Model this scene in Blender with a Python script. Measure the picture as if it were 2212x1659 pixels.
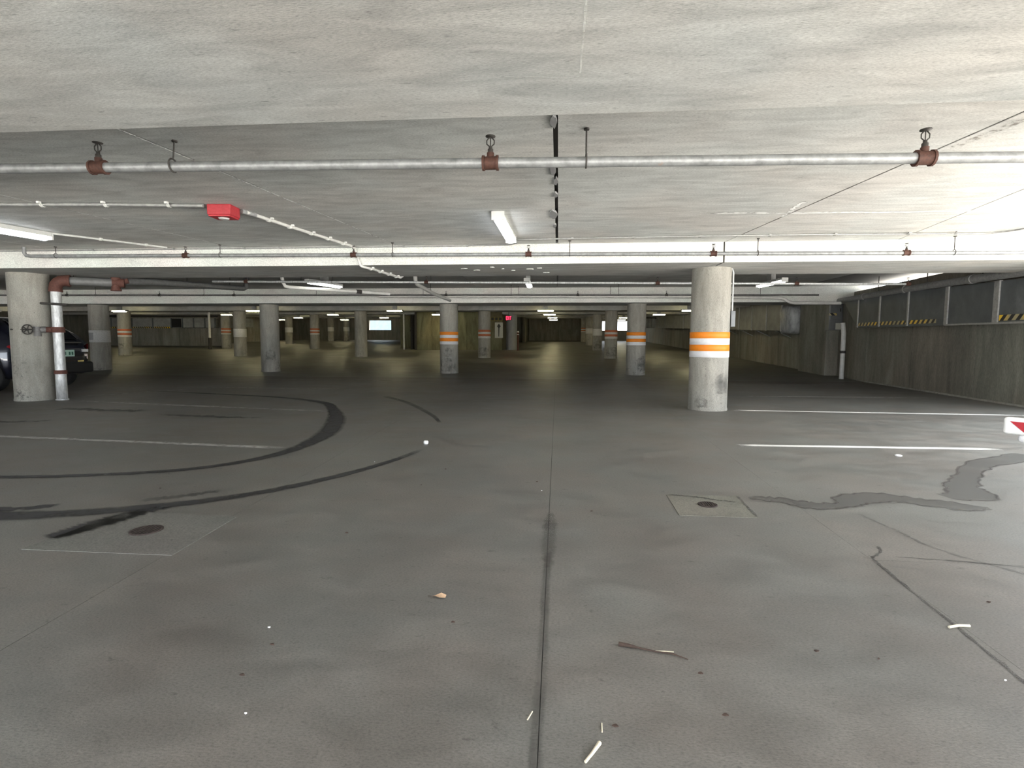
import bpy, bmesh, math, random
from mathutils import Vector, Matrix
random.seed(7)
for o in list(bpy.data.objects): bpy.data.objects.remove(o)
SC = bpy.context.scene
COL = SC.collection
PI = math.pi

# ------------------------------------------------------------------ camera, sky, sun, exposure
def setup_camera():
    yaw, pit, roll = math.radians(4.82), math.radians(4.5), 0.004
    fw = Vector((-math.sin(yaw)*math.cos(pit), math.cos(yaw)*math.cos(pit), -math.sin(pit)))
    r0 = Vector((math.cos(yaw), math.sin(yaw), 0)); u0 = r0.cross(fw)
    rt = r0*math.cos(roll) + u0*math.sin(roll); up = rt.cross(fw)
    cam = bpy.data.cameras.new('camera'); o = bpy.data.objects.new('camera', cam); COL.objects.link(o)
    m = Matrix((rt, up, -fw)).transposed().to_4x4(); m.translation = Vector((0, 0, 1.10)); o.matrix_world = m
    cam.sensor_fit = 'HORIZONTAL'; cam.sensor_width = 36; cam.lens = 36*1150/2212
    cam.clip_start = .05; cam.clip_end = 400
    SC.camera = o
setup_camera()
SKY, SUN, EXPO = 6.4, 80.0, 0.05
w = bpy.data.worlds.new('sky'); SC.world = w; w.use_nodes = True
bg = w.node_tree.nodes['Background']; bg.inputs[0].default_value = (.86, .93, 1.0, 1); bg.inputs[1].default_value = SKY
sun = bpy.data.lights.new('sun', 'SUN'); sun.energy = SUN; sun.angle = .01; sun.color = (1, .965, .91)
so = bpy.data.objects.new('sun', sun); COL.objects.link(so)
so.rotation_euler = Vector((-.20, -.30, -1.0)).to_track_quat('-Z', 'Y').to_euler()   # high sun over the building, falling on the yard right of the open bay
so.location = (20, -20, 40)
SC.view_settings.view_transform = 'Standard'; SC.view_settings.look = 'None'
SC.view_settings.gamma = 1; SC.view_settings.use_curve_mapping = False
SC.view_settings.exposure = EXPO

# ------------------------------------------------------------------ material helpers
class NT:
    def __init__(s, name):
        s.m = bpy.data.materials.new(name); s.m.use_nodes = True
        s.t = s.m.node_tree; s.b = s.t.nodes['Principled BSDF']; s.out = s.t.nodes['Material Output']
    def n(s, typ, **kw):
        x = s.t.nodes.new(typ)
        for k, v in kw.items(): setattr(x, k, v)
        return x
    def l(s, a, b): s.t.links.new(a, b)
    def pos(s, scale=(1, 1, 1), rot=(0, 0, 0)):
        g = s.n('ShaderNodeNewGeometry'); m = s.n('ShaderNodeMapping'); s.l(g.outputs['Position'], m.inputs[0])
        m.inputs['Scale'].default_value = scale; m.inputs['Rotation'].default_value = rot
        return m.outputs[0]
    def noise(s, vec, scale, detail=4, rough=.55, dist=0):
        x = s.n('ShaderNodeTexNoise'); s.l(vec, x.inputs['Vector']); x.inputs['Scale'].default_value = scale
        x.inputs['Detail'].default_value = detail; x.inputs['Roughness'].default_value = rough; x.inputs['Distortion'].default_value = dist
        return x.outputs['Fac']
    def ramp(s, fac, stops):
        r = s.n('ShaderNodeValToRGB'); s.l(fac, r.inputs[0]); e = r.color_ramp.elements
        while len(e) < len(stops): e.new(.5)
        for i, (p, c) in enumerate(stops):
            e[i].position = p; e[i].color = (c, c, c, 1) if isinstance(c, (int, float)) else (*c, 1)
        return r.outputs[0]
    def mix(s, fac, a, b, mode='MIX'):
        x = s.n('ShaderNodeMix', data_type='RGBA', blend_type=mode)
        for i, v in ((0, fac), (6, a), (7, b)):
            if hasattr(v, 'links'): s.l(v, x.inputs[i])
            elif i == 0: x.inputs[0].default_value = v
            else: x.inputs[i].default_value = (*v, 1)
        return x.outputs[2]
    def math(s, op, a, b=0):
        x = s.n('ShaderNodeMath', operation=op)
        for i, v in ((0, a), (1, b)):
            if hasattr(v, 'links'): s.l(v, x.inputs[i])
            else: x.inputs[i].default_value = v
        return x.outputs[0]
    def bump(s, h, strength, dist):
        b = s.n('ShaderNodeBump'); b.inputs['Strength'].default_value = strength; b.inputs['Distance'].default_value = dist
        s.l(h, b.inputs['Height']); s.l(b.outputs[0], s.b.inputs['Normal'])

def concrete(name, base, var=.25, streak=(1, 1, 1), tint1=(1, .96, .95), tint2=(.96, 1, .97), rough=.75, spots=.5, grain=70, big=.5, bump=.25, mid=3.5, rvar=0.0, scuff=False):
    t = NT(name)
    p1 = t.pos(); p2 = t.pos(streak)
    n_big = t.noise(p1, big, 3, .5); n_mid = t.noise(p2, mid, 6, .62, .6); n_fine = t.noise(p2, grain, 3, .6)
    n_tint = t.noise(p1, big*1.7, 2)
    lo = tuple(c*(1-var) for c in base); hi = tuple(min(1, c*(1+var)) for c in base)
    c = t.mix(t.ramp(n_mid, [(.3, 0), (.72, 1)]), lo, hi)
    c = t.mix(.75, c, t.ramp(n_big, [(.3, 1-var), (.7, 1+var*.6)]), 'MULTIPLY')
    c = t.mix(.9, c, t.ramp(n_tint, [(.38, tint1), (.62, tint2)]), 'MULTIPLY')
    c = t.mix(.85, c, t.ramp(n_fine, [(.25, .6), (.5, 1.0), (.8, 1.28)]), 'MULTIPLY')
    n_spk = t.noise(p2, grain*2.6, 2, .5)
    c = t.mix(.6, c, t.ramp(n_spk, [(.28, .55), (.42, 1.0), (.62, 1.0), (.75, 1.3)]), 'MULTIPLY')
    n_sp = t.noise(p2, mid*4, 5, .7)
    c = t.mix(spots, c, t.ramp(n_sp, [(.30, .55), (.38, 1.0)]), 'MULTIPLY')
    if scuff:
        tc = t.n('ShaderNodeTexCoord'); sp = t.n('ShaderNodeSeparateXYZ'); t.l(tc.outputs['Object'], sp.inputs[0])
        low = t.ramp(sp.outputs[2], [(.0, 1), (.55, .8), (.85, 0)])
        ns = t.math('ADD', t.math('MULTIPLY', t.noise(t.pos((9, 9, 14)), 1.0, 6, .75, .4), .6), t.math('MULTIPLY', t.noise(t.pos((1.7, 1.7, 2)), 1.0, 2), .4))
        c = t.mix(t.math('MULTIPLY', low, t.ramp(ns, [(.575, 0), (.615, .8)])), c, (.09, .088, .085))
        nb = t.noise(t.pos((1, 1, .6)), 38, 2, .5)
        c = t.mix(t.ramp(nb, [(.70, 0), (.74, .6)]), c, (.12, .115, .10))
    t.l(c, t.b.inputs['Base Color'])
    if rvar:
        t.l(t.ramp(n_mid, [(.3, max(.05, rough-rvar)), (.7, min(1, rough+rvar))]), t.b.inputs['Roughness'])
    else: t.b.inputs['Roughness'].default_value = rough
    t.b.inputs['Specular IOR Level'].default_value = .35
    t.bump(n_fine, bump, .004)
    return t.m

def plain(name, col, rough=.5, metal=0, var=.0, scale=20, emit=None, es=0, spec=.5, rust=None, streak=(1, 1, 1), lo=.45, hi=.62):
    t = NT(name)
    t.b.inputs['Roughness'].default_value = rough; t.b.inputs['Metallic'].default_value = metal
    t.b.inputs['Specular IOR Level'].default_value = spec
    if var or rust:
        n = t.noise(t.pos(streak), scale, 5, .65)
        c = t.mix(t.ramp(n, [(.3, 0), (.7, 1)]), tuple(x*(1-var) for x in col), tuple(min(1, x*(1+var)) for x in col))
        if rust:
            n2 = t.noise(t.pos(streak), scale*.6, 6, .7)
            c = t.mix(t.ramp(n2, [(lo, 0), (hi, 1)]), c, rust)
        t.l(c, t.b.inputs['Base Color'])
        t.bump(n, .15, .003)
    else: t.b.inputs['Base Color'].default_value = (*col, 1)
    if emit:
        t.b.inputs['Emission Color'].default_value = (*emit, 1); t.b.inputs['Emission Strength'].default_value = es
    return t.m

def decal(name, col, alpha, rough=.7, scale=6, lo=.3, hi=.6, edge=True, streak=(1, 1, 1), cut=0):
    """worn paint, rubber or damp film: noise-broken alpha, soft along the ribbon's sides (UV u from -1 to 1)"""
    t = NT(name)
    t.b.inputs['Base Color'].default_value = (*col, 1); t.b.inputs['Roughness'].default_value = rough
    n = t.noise(t.pos(streak), scale, 6, .7)
    a = t.math('MULTIPLY', t.ramp(n, [(lo, .25), (hi, 1)]), alpha)
    if edge:
        u = t.n('ShaderNodeUVMap'); sp = t.n('ShaderNodeSeparateXYZ'); t.l(u.outputs[0], sp.inputs[0])
        ab = t.math('ABSOLUTE', sp.outputs[0])
        fl = t.ramp(ab, [(.55, 1), (1.0, 0)])
        fl2 = t.ramp(sp.outputs[1], [(0, 0), (.06, 1), (.9, 1), (1, 0)])
        a = t.math('MULTIPLY', t.math('MULTIPLY', a, fl), fl2)
    t.l(t.math('MAXIMUM', t.math('SUBTRACT', a, cut), 0) if cut else a, t.b.inputs['Alpha'])
    return t.m

M = {}
M['floor'] = concrete('floor_concrete', (.168, .160, .148), .2, (.8, 1.5, 1), (1, .95, .91), (.98, 1, .985), .55, .8, 110, .75, .35, 3.4, .1)
M['floor_far'] = concrete('floor_concrete_deep_bays', (.20, .195, .18), .2, (1, 1.6, 1), rough=.5, spots=.3, grain=40, big=.4, bump=.2, mid=1.2, rvar=.12)
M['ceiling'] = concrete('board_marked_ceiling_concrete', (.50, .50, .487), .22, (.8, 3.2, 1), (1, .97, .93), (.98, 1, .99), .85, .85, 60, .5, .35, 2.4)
M['slab'] = concrete('lit_slab_concrete', (.64, .64, .625), .2, (.8, 3.2, 1), (1, .97, .94), (.98, 1, .99), .85, .9, 60, .5, .35, 2.4)  # paler copy of the ceiling concrete; the slab's stronger light is in its colour
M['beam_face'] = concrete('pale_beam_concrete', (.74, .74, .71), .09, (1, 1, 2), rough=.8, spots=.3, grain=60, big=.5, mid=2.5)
M['column'] = concrete('cast_column_concrete', (.34, .325, .295), .22, (3, 3, .7), (1, .98, .94), (.98, 1, .98), .8, .35, 60, .8, .35, 2.5, scuff=True)
M['wall'] = concrete('formed_wall_concrete', (.27, .255, .225), .3, (2.2, 2.2, .35), (1, .95, .88), (.95, 1, .95), .85, .3, 40, .3, .2, 1.5)
M['wall_stain'] = concrete('damp_wall_concrete', (.19, .175, .115), .4, (2.2, 2.2, .5), (1, .95, .8), (.92, 1, .9), .85, .4, 40, .3, .2, 1.5)
M['grime'] = plain('joint_grime', (.07, .066, .06), .9)
M['galv'] = plain('galvanised_steel', (.27, .275, .275), .5, .35, .3, 14, rust=(.32, .22, .17), lo=.66, hi=.78)
M['galv_dull'] = plain('dull_galvanised_steel', (.33, .33, .325), .55, .4, .25, 18)
M['galv_bright'] = plain('bright_galvanised_steel', (.58, .59, .59), .5, .5, .3, 12, streak=(3, 3, .8))
M['rust'] = plain('rusted_iron_fitting', (.065, .026, .017), .75, .1, .4, 60)
M['redrust'] = plain('red_oxide_fitting', (.105, .040, .029), .75, .1, .3, 40)
M['iron'] = plain('blackened_iron', (.055, .05, .045), .7, .3, .4, 50)
M['pipe_dark'] = plain('dirty_grey_pipe', (.16, .155, .15), .6, .2, .3, 20)
M['grey_pipe'] = plain('grey_painted_pipe', (.16, .16, .158), .5, .1, .2, 15)
M['pvc'] = plain('off_white_plastic_pipe', (.62, .61, .58), .5, 0, .12, 10)
M['conduit'] = plain('pale_painted_conduit', (.55, .55, .53), .5, .1, .15, 20)
M['conduit_dull'] = plain('grey_conduit', (.34, .34, .33), .5, .4, .2, 20)
M['strap'] = plain('white_strap', (.75, .75, .72), .5)
M['red_box'] = plain('red_painted_box', (.40, .03, .04), .5, 0, .15, 30)
M['white_enamel'] = plain('white_enamelled_housing', (.62, .62, .60), .45, 0, .08, 10)
M['lamp_cool'] = plain('cool_lit_diffuser', (.9, .9, .9), .5, emit=(.93, .96, 1.0), es=11)
M['lamp_mid'] = plain('lit_diffuser', (.9, .9, .9), .5, emit=(1, .98, .93), es=10)
M['lamp_warm'] = plain('warm_lit_diffuser', (.9, .9, .85), .5, emit=(1, .88, .50), es=62)
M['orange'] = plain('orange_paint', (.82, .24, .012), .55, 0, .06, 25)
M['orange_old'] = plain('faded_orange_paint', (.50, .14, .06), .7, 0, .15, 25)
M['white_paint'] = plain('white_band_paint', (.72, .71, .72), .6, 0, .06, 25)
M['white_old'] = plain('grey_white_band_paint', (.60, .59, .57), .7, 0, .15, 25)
M['grey_patch'] = plain('grey_overpaint', (.30, .30, .30), .7, 0, .1, 25)
M['line'] = decal('worn_white_line_paint', (.80, .78, .74), 1.0, .7, 14, .18, .42, True)
M['line_faint'] = decal('faded_line_paint', (.58, .56, .53), .7, .7, 9, .28, .58, True)
M['rubber'] = decal('tyre_rubber_mark', (.028, .028, .03), .86, .6, 5, .25, .5, True)
M['rubber_faint'] = decal('faint_rubber_mark', (.04, .04, .042), .55, .6, 4, .3, .6, True)
M['damp'] = decal('damp_floor_film', (.105, .10, .095), .42, .4, 3.5, .2, .45, False)
M['damp_edge'] = decal('damp_tide_line', (.07, .06, .055), .6, .5, 8, .25, .55, True)
M['seam'] = decal('dirt_in_joint', (.05, .045, .04), .6, .9, 7, .25, .6, True)
M['soft_seam'] = decal('soft_joint_dirt', (.06, .055, .05), .4, .9, 5, .3, .65, True)
M['spall'] = decal('brown_spalled_concrete', (.16, .12, .085), .7, .95, 22, .48, .6, True, cut=.17)
M['crust'] = decal('white_mineral_crust', (.95, .95, .93), 1.0, .9, 9, .3, .5, True)
M['broken_crust'] = decal('broken_white_sealant', (.92, .92, .9), 1.0, .9, 16, .44, .5, True)
M['faint_crust'] = decal('faint_pale_seam', (.75, .75, .72), .5, .9, 9, .3, .6, True)
M['patch_l'] = concrete('pale_drain_patch', (.19, .185, .17), .14, rough=.7, grain=90, bump=.4)
M['patch_r'] = concrete('tan_drain_patch', (.20, .19, .16), .18, rough=.75, grain=90, bump=.4)
M['drain'] = plain('rusty_drain_iron', (.055, .04, .035), .8, .3, .4, 80)
M['duct'] = plain('dull_duct_panel', (.115, .125, .13), .55, .25, .22, 2.2, streak=(1, 1, .8), rust=(.19, .20, .21), lo=.58, hi=.75)
M['duct_far'] = plain('grey_duct_panel', (.30, .30, .28), .6, .1, .2, 3)
M['duct_frame'] = plain('duct_frame_steel', (.36, .36, .35), .5, .4, .2, 20)
M['duct_dark'] = plain('dark_opening', (.012, .012, .014), .8)
M['wrap'] = plain('cloudy_plastic_wrap', (.36, .37, .37), .4, 0, .35, 9, streak=(1, 1, .4))
M['cabinet'] = plain('grey_electrical_cabinet', (.17, .175, .18), .5, .2, .1, 8)
M['sign_pale'] = plain('pale_sign_board', (.55, .55, .47), .6, 0, .08, 20)
M['sign_dark'] = plain('dark_sign_print', (.05, .05, .04), .7)
M['sign_olive'] = plain('dull_yellow_sign', (.20, .16, .05), .7, 0, .3, 10)
M['exit'] = plain('red_lit_letters', (.9, .05, .1), .5, emit=(1, .03, .08), es=6)
M['paper'] = plain('white_paper', (.85, .84, .82), .7)
M['leaf'] = plain('dry_tan_leaf', (.62, .42, .27), .7, 0, .25, 60)
M['twig'] = plain('brown_twig', (.055, .033, .024), .8, 0, .3, 60)
M['straw'] = plain('pale_dry_stalk', (.75, .68, .52), .7, 0, .15, 40)
M['arm_white'] = plain('white_barrier_plastic', (.83, .83, .82), .4)
M['arm_red'] = plain('red_reflective_sheet', (.42, .008, .02), .3)
M['arm_edge'] = plain('grey_rubber_edge', (.66, .66, .68), .5)
M['ground'] = plain('sunlit_forecourt', (.56, .55, .525), .9, 0, .1, 1)
M['blue_wall'] = plain('bluish_painted_wall', (.20, .30, .40), .8, 0, .3, .6)
M['asphalt_glass'] = plain('black_car_glass', (.008, .009, .011), .05)
def car_paint():
    t = NT('dark_blue_car_paint')
    t.b.inputs['Base Color'].default_value = (.012, .014, .026, 1); t.b.inputs['Metallic'].default_value = .35
    t.b.inputs['Roughness'].default_value = .22; t.b.inputs['Coat Weight'].default_value = 1.0; t.b.inputs['Coat Roughness'].default_value = .05
    return t.m
M['car'] = car_paint()
M['tyre'] = plain('tyre_rubber', (.012, .012, .012), .8)
M['rim'] = plain('alloy_rim', (.35, .35, .36), .3, .9)
M['car_trim'] = plain('black_car_trim', (.012, .012, .012), .6)
M['chrome'] = plain('chrome_trim', (.8, .8, .8), .1, 1)
M['tail'] = plain('red_tail_lens', (.22, .008, .012), .12)
M['tail_clear'] = plain('clear_lamp_lens', (.6, .6, .6), .12)
M['plate'] = plain('pale_green_number_plate', (.42, .60, .52), .4, 0, .1, 30)
M['plate_ink'] = plain('dark_green_plate_print', (.02, .10, .07), .5)
M['sticker_y'] = plain('yellow_sticker', (.72, .58, .20), .5)
M['sticker_w'] = plain('pinkish_white_sticker', (.75, .66, .62), .5)
def hazard():
    t = NT('black_yellow_hazard_tape')
    u = t.n('ShaderNodeUVMap'); sp = t.n('ShaderNodeSeparateXYZ'); t.l(u.outputs[0], sp.inputs[0])
    s = t.math('FRACT', t.math('MULTIPLY', t.math('ADD', sp.outputs[0], sp.outputs[1]), 1/.19))
    n = t.noise(t.pos(), 1.3, 3)
    yel = t.mix(t.ramp(n, [(.45, 0), (.6, 1)]), (.95, .62, .04), (.42, .36, .20))
    t.l(t.mix(t.math('GREATER_THAN', s, .5), (.014, .014, .014), yel), t.b.inputs['Base Color'])
    t.b.inputs['Roughness'].default_value = .45
    return t.m
M['hazard'] = hazard()

# ------------------------------------------------------------------ mesh helpers
def tag(o, label=None, cat=None, group=None, kind=None):
    if label: o['label'] = label
    if cat: o['category'] = cat
    if group: o['group'] = group
    if kind: o['kind'] = kind
    return o
ORG = {}
def root(name, loc=(0, 0, 0), label=None, cat=None, group=None, kind=None):
    o = bpy.data.objects.new(name, None); COL.objects.link(o); o.location = loc; o.empty_display_size = .2
    ORG[o.name] = Vector(loc)
    return tag(o, label, cat, group, kind)

class MB:
    """collects primitives in world coordinates; build() links them as one mesh object under a parent"""
    def __init__(s): s.v = []; s.f = []; s.sm = []; s.uv = {}
    def add(s, vs, fs, smooth=False, uvs=None):
        b = len(s.v); s.v += [Vector(v) for v in vs]
        for f in fs: s.f.append([b+i for i in f]); s.sm.append(smooth)
        if uvs:
            for i, q in enumerate(uvs): s.uv[b+i] = q
        return s
    def box(s, a, b, rot=0, c=None):
        (x0, y0, z0), (x1, y1, z1) = a, b
        vs = [Vector((x, y, z)) for z in (z0, z1) for x, y in ((x0, y0), (x1, y0), (x1, y1), (x0, y1))]
        if rot:
            c = Vector(c if c else ((x0+x1)/2, (y0+y1)/2, 0)); c.z = 0; R = Matrix.Rotation(rot, 3, 'Z'); vs = [R @ (v-c)+c for v in vs]
        return s.add(vs, [(3, 2, 1, 0), (4, 5, 6, 7), (0, 1, 5, 4), (1, 2, 6, 5), (2, 3, 7, 6), (3, 0, 4, 7)])
    def hexa(s, bot, top):
        return s.add(list(bot)+list(top), [(3, 2, 1, 0), (4, 5, 6, 7), (0, 1, 5, 4), (1, 2, 6, 5), (2, 3, 7, 6), (3, 0, 4, 7)])
    def prism(s, pts, z0, z1):
        n = len(pts); vs = [(x, y, z0) for x, y in pts]+[(x, y, z1) for x, y in pts]
        return s.add(vs, [tuple(range(n))[::-1], tuple(range(n, 2*n))]+[(i, (i+1) % n, n+(i+1) % n, n+i) for i in range(n)])
    def tube(s, pts, r, seg=10, cap=True):
        pts = [Vector(p) for p in pts]; n = len(pts); rs = r if isinstance(r, (list, tuple)) else [r]*n
        rings = []; prev = None
        for i, p in enumerate(pts):
            d = (pts[min(i+1, n-1)]-pts[max(i-1, 0)]).normalized()
            a = prev if prev is not None else (Vector((0, 0, 1)) if abs(d.z) < .9 else Vector((1, 0, 0)))
            x = (a-d*a.dot(d)).normalized(); y = d.cross(x); prev = x
            rings.append([p+(x*math.cos(2*PI*k/seg)+y*math.sin(2*PI*k/seg))*rs[i] for k in range(seg)])
        vs = [v for q in rings for v in q]; fs = []
        for i in range(n-1):
            for k in range(seg): fs.append((i*seg+k, i*seg+(k+1) % seg, (i+1)*seg+(k+1) % seg, (i+1)*seg+k))
        s.add(vs, fs, True)
        if cap:
            s.add(rings[0], [tuple(range(seg))[::-1]]); s.add(rings[-1], [tuple(range(seg))])
        return s
    def lathe(s, prof, c=(0, 0, 0), seg=32, cap=True, jit=0):
        vs = []; fs = []; n = len(prof)
        for r, z in prof:
            for k in range(seg):
                a = 2*PI*k/seg; rr = r+random.uniform(-jit, jit)
                vs.append((c[0]+rr*math.cos(a), c[1]+rr*math.sin(a), c[2]+z))
        for i in range(n-1):
            for k in range(seg): fs.append((i*seg+k, i*seg+(k+1) % seg, (i+1)*seg+(k+1) % seg, (i+1)*seg+k))
        s.add(vs, fs, True)
        if cap:
            s.add(vs[:seg], [tuple(range(seg))[::-1]]); s.add(vs[-seg:], [tuple(range(seg))])
        return s
    def ribbon(s, pts, wd, z, t=.002, jit=0):
        """flat strip along pts (x, y) with UV u in [-1, 1] across and v in [0, 1] along"""
        P = [Vector((p[0], p[1], 0)) for p in pts]; n = len(P); vs = []; uv = []; fs = []
        ws = wd if isinstance(wd, (list, tuple)) else [wd]*n
        for i, p in enumerate(P):
            d = (P[min(i+1, n-1)]-P[max(i-1, 0)]).normalized(); q = Vector((-d.y, d.x, 0))
            for u in (-1, 0, 1):
                k = p+q*u*(ws[i]/2+random.uniform(-jit, jit)); zz = z(p.y) if callable(z) else z
                vs.append((k.x, k.y, zz+t)); uv.append((u, i/(n-1)))
        for i in range(n-1):
            for j in (0, 1): fs.append((i*3+j+1, i*3+j, i*3+3+j, i*3+4+j))
        return s.add(vs, fs, False, uv)
    def build(s, name, mat, parent=None, label=None, smooth_angle=None, kind=None):
        me = bpy.data.meshes.new(name)
        org = Vector((0, 0, 0))
        if parent is not None: org = ORG.get(parent.name, Vector((0, 0, 0)))
        me.from_pydata([v-org for v in s.v], [], s.f); me.materials.append(mat)
        me.polygons.foreach_set('use_smooth', s.sm)
        if s.uv:
            L = me.uv_layers.new(name='UVMap')
            for lp in me.loops: L.data[lp.index].uv = s.uv.get(lp.vertex_index, (0, 0))
        o = bpy.data.objects.new(name, me); COL.objects.link(o)
        if parent is not None: o.parent = parent; ORG[o.name] = org
        else: ORG[o.name] = Vector((0, 0, 0))
        if label: o['label'] = label
        if kind: o['kind'] = kind
        return o
def bevel(o, wd=.01, seg=2):
    bm = bmesh.new(); bm.from_mesh(o.data)
    bmesh.ops.remove_doubles(bm, verts=bm.verts, dist=1e-5)
    es = [e for e in bm.edges if len(e.link_faces) == 2 and e.calc_face_angle(0) > .5]
    bmesh.ops.bevel(bm, geom=es, offset=wd, segments=seg, affect='EDGES', profile=.5)
    bm.to_mesh(o.data); bm.free(); return o
def spline(pts, n=8):
    """Catmull-Rom through pts"""
    P = [Vector((*p, 0)) if len(p) == 2 else Vector(p) for p in pts]; P = [P[0]*2-P[1]]+P+[P[-1]*2-P[-2]]; out = []
    for i in range(1, len(P)-2):
        for k in range(n):
            t = k/n; a, b, c, d = P[i-1], P[i], P[i+1], P[i+2]
            out.append(.5*((2*b)+(c-a)*t+(2*a-5*b+4*c-d)*t*t+(3*b-a-3*c+d)*t**3))
    out.append(P[-2]); return out
def dup(r, loc, label=None, group=None, rot=None):
    c = r.copy(); COL.objects.link(c); c.location = loc
    if rot is not None: c.rotation_euler = (0, 0, rot)
    if label: c['label'] = label
    if group: c['group'] = group
    for a in list(r.children):
        b = a.copy(); COL.objects.link(b); b.parent = c
        for g in a.children:
            h = g.copy(); COL.objects.link(h); h.parent = b
    return c

BEND = 16.0    # the floor starts to climb here
rise = lambda y: max(0.0, .031*(y-BEND))
SOF, SLAB, SLAB2 = 2.30, 2.60, 2.82    # beam soffit, slab of the first bay, slab of the second bay
XL, XR, YB, YE = -36.0, 9.7, -2.4, 57.5
E0, E1, E2 = 3.7, 4.1, 7.65    # slab edge along the open side, at the back, at the near beam and at the second beam
EDGE = [(E0, YB-.5), (E1, 2.93), (E2, 8.9)]

# ------------------------------------------------------------------ floor
floor = MB().box((XL, YB, -.30), (XR, BEND, -.008)).build('floor', M['grime'], kind='structure')
g = .0014
xs = [XL, -9.0, -1.90, -.04, 1.56, 9.7]; yj = [YB, 2.78, BEND]
def fpanel(x0, x1, y0, y1, x0b=None, x1b=None):
    x0b = x0 if x0b is None else x0b; x1b = x1 if x1b is None else x1b
    MB().prism([(x0+g, y0+g), (x1-g, y0+g), (x1b-g, y1-g), (x0b+g, y1-g)], -.02, 0).build('slab_panel', M['floor'], floor)
fpanel(XL, -9, YB, BEND); fpanel(-9, -1.78, YB, BEND, None, -2.6)
fpanel(-1.78, -.04, YB, BEND, -2.6); fpanel(-.04, 1.44, YB, BEND, None, 2.04)
fpanel(1.44, XR, YB, 2.78, 1.607); fpanel(1.607, XR, 2.78, BEND, 2.04)
n = 10; mb = MB()
mb.hexa([(XL, BEND, -.3), (XR, BEND, -.3), (XR, 70, rise(70)-.3), (XL, 70, rise(70)-.3)], [(XL, BEND, 0), (XR, BEND, 0), (XR, 70, rise(70)), (XL, 70, rise(70))])
mb.build('deep_bay_slab', M['floor_far'], floor)

def line(pts, wd, mat, name, label=None, jit=.006, nn=12, z=0, t=.002):
    P = spline(pts, nn) if len(pts) > 2 else [Vector((*pts[0], 0)).lerp(Vector((*pts[1], 0)), i/14) for i in range(15)]
    P = [(p.x, p.y) for p in P]
    if isinstance(wd, (list, tuple)):
        k = len(P)-1; wd = [wd[min(int(i/k*(len(wd)-1)), len(wd)-2)]*(1-(i/k*(len(wd)-1))%1)+wd[min(int(i/k*(len(wd)-1))+1, len(wd)-1)]*((i/k*(len(wd)-1))%1) if i < k else wd[-1] for i in range(k+1)]
    return MB().ribbon(P, wd, z, t, jit).build(name, mat, floor, label)
line([(1.95, 5.86), (4.66, 5.92)], .13, M['line'], 'parking_line', 'bright white worn parking stripe')
line([(2.86, 8.94), (7.3, 8.80)], .14, M['line'], 'parking_line', 'white parking stripe meeting the striped column')
line([(3.7, 11.34), (8.2, 11.5)], .13, M['line_faint'], 'parking_line')
line([(4.3, 14.6), (8.5, 14.95)], .14, M['line_faint'], 'parking_line')
line([(-8.9, 8.98), (-6.31, 8.52), (-3.5, 8.05)], .13, M['line_faint'], 'parking_line')
line([(-7.6, 5.63), (-4.52, 5.36), (-2.72, 5.20)], .13, M['line_faint'], 'parking_line')
line([(-12.5, 7.7), (-9.9, 8.75)], .13, M['line_faint'], 'parking_line')
line([(-9.4, 9.6), (-8.2, 11.7)], .12, M['line_faint'], 'parking_line')
for x0, x1, y in ((3.6, 8.6, 20.6), (3.6, 8.6, 23.4), (-9.2, -4.6, 11.9), (-9.2, -4.6, 14.7)):
    MB().ribbon([(x0+(x1-x0)*i/12, y) for i in range(13)], .13, rise, .006).build('parking_line', M['line_faint'], floor)
# tyre marks
line([(-5.6, 3.82), (-4.45, 3.85), (-3.77, 3.98), (-3.16, 4.23), (-2.79, 4.66), (-2.66, 5.22), (-2.75, 6.14), (-3.12, 7.27), (-3.56, 8.2), (-4.23, 9.25), (-5.52, 10.0), (-7.28, 10.5), (-9.25, 11.0)],
     [.10, .11, .12, .13, .15, .20, .30, .30, .22, .2, .18, .15, .12], M['rubber'], 'tyre_mark', 'inner curved black tyre mark', .008, t=.004)
line([(-4.6, 2.90), (-3.47, 2.98), (-3.08, 3.06), (-2.73, 3.21), (-2.39, 3.41), (-2.06, 3.72), (-1.73, 4.23), (-1.5, 4.76), (-1.36, 5.3)],
     [.2, .21, .19, .17, .155, .14, .12, .1, .08], M['rubber'], 'tyre_mark', 'outer curved black tyre mark', .006, t=.004)
line([(-3.47, 10.44), (-2.69, 9.37), (-1.91, 7.9), (-1.55, 7.0)], [.16, .14, .1, .06], M['rubber_faint'], 'tyre_mark', t=.004)
line([(-4.3, 2.98), (-3.58, 3.10), (-3.3, 3.22)], .10, M['rubber'], 'tyre_mark', jit=.02, t=.003)
line([(-2.83, 2.66), (-2.77, 2.78), (-2.72, 2.95), (-2.66, 3.12), (-2.6, 3.3)], [.12, .2, .22, .2, .16], M['rubber'], 'tyre_mark', jit=.03, t=.003)
line([(-2.85, 3.36), (-2.62, 3.5), (-2.45, 3.66)], .09, M['rubber_faint'], 'tyre_mark', jit=.03, t=.003)
line([(-5.9, 7.4), (-5.0, 7.3), (-4.2, 7.25)], [.1, .2, .05], M['rubber_faint'], 'oil_stain', jit=.05)
line([(-8.0, 7.9), (-7.2, 7.8), (-6.4, 7.75)], .25, M['rubber_faint'], 'oil_stain', jit=.08)
line([(-7.6, 6.5), (-7.2, 6.55), (-6.9, 6.7)], .15, M['rubber_faint'], 'oil_stain', jit=.05)
line([(-.05, 1.2), (-.04, 1.7), (-.04, 2.4), (-.035, 2.75)], .045, M['soft_seam'], 'joint_dirt', jit=.004)
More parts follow.
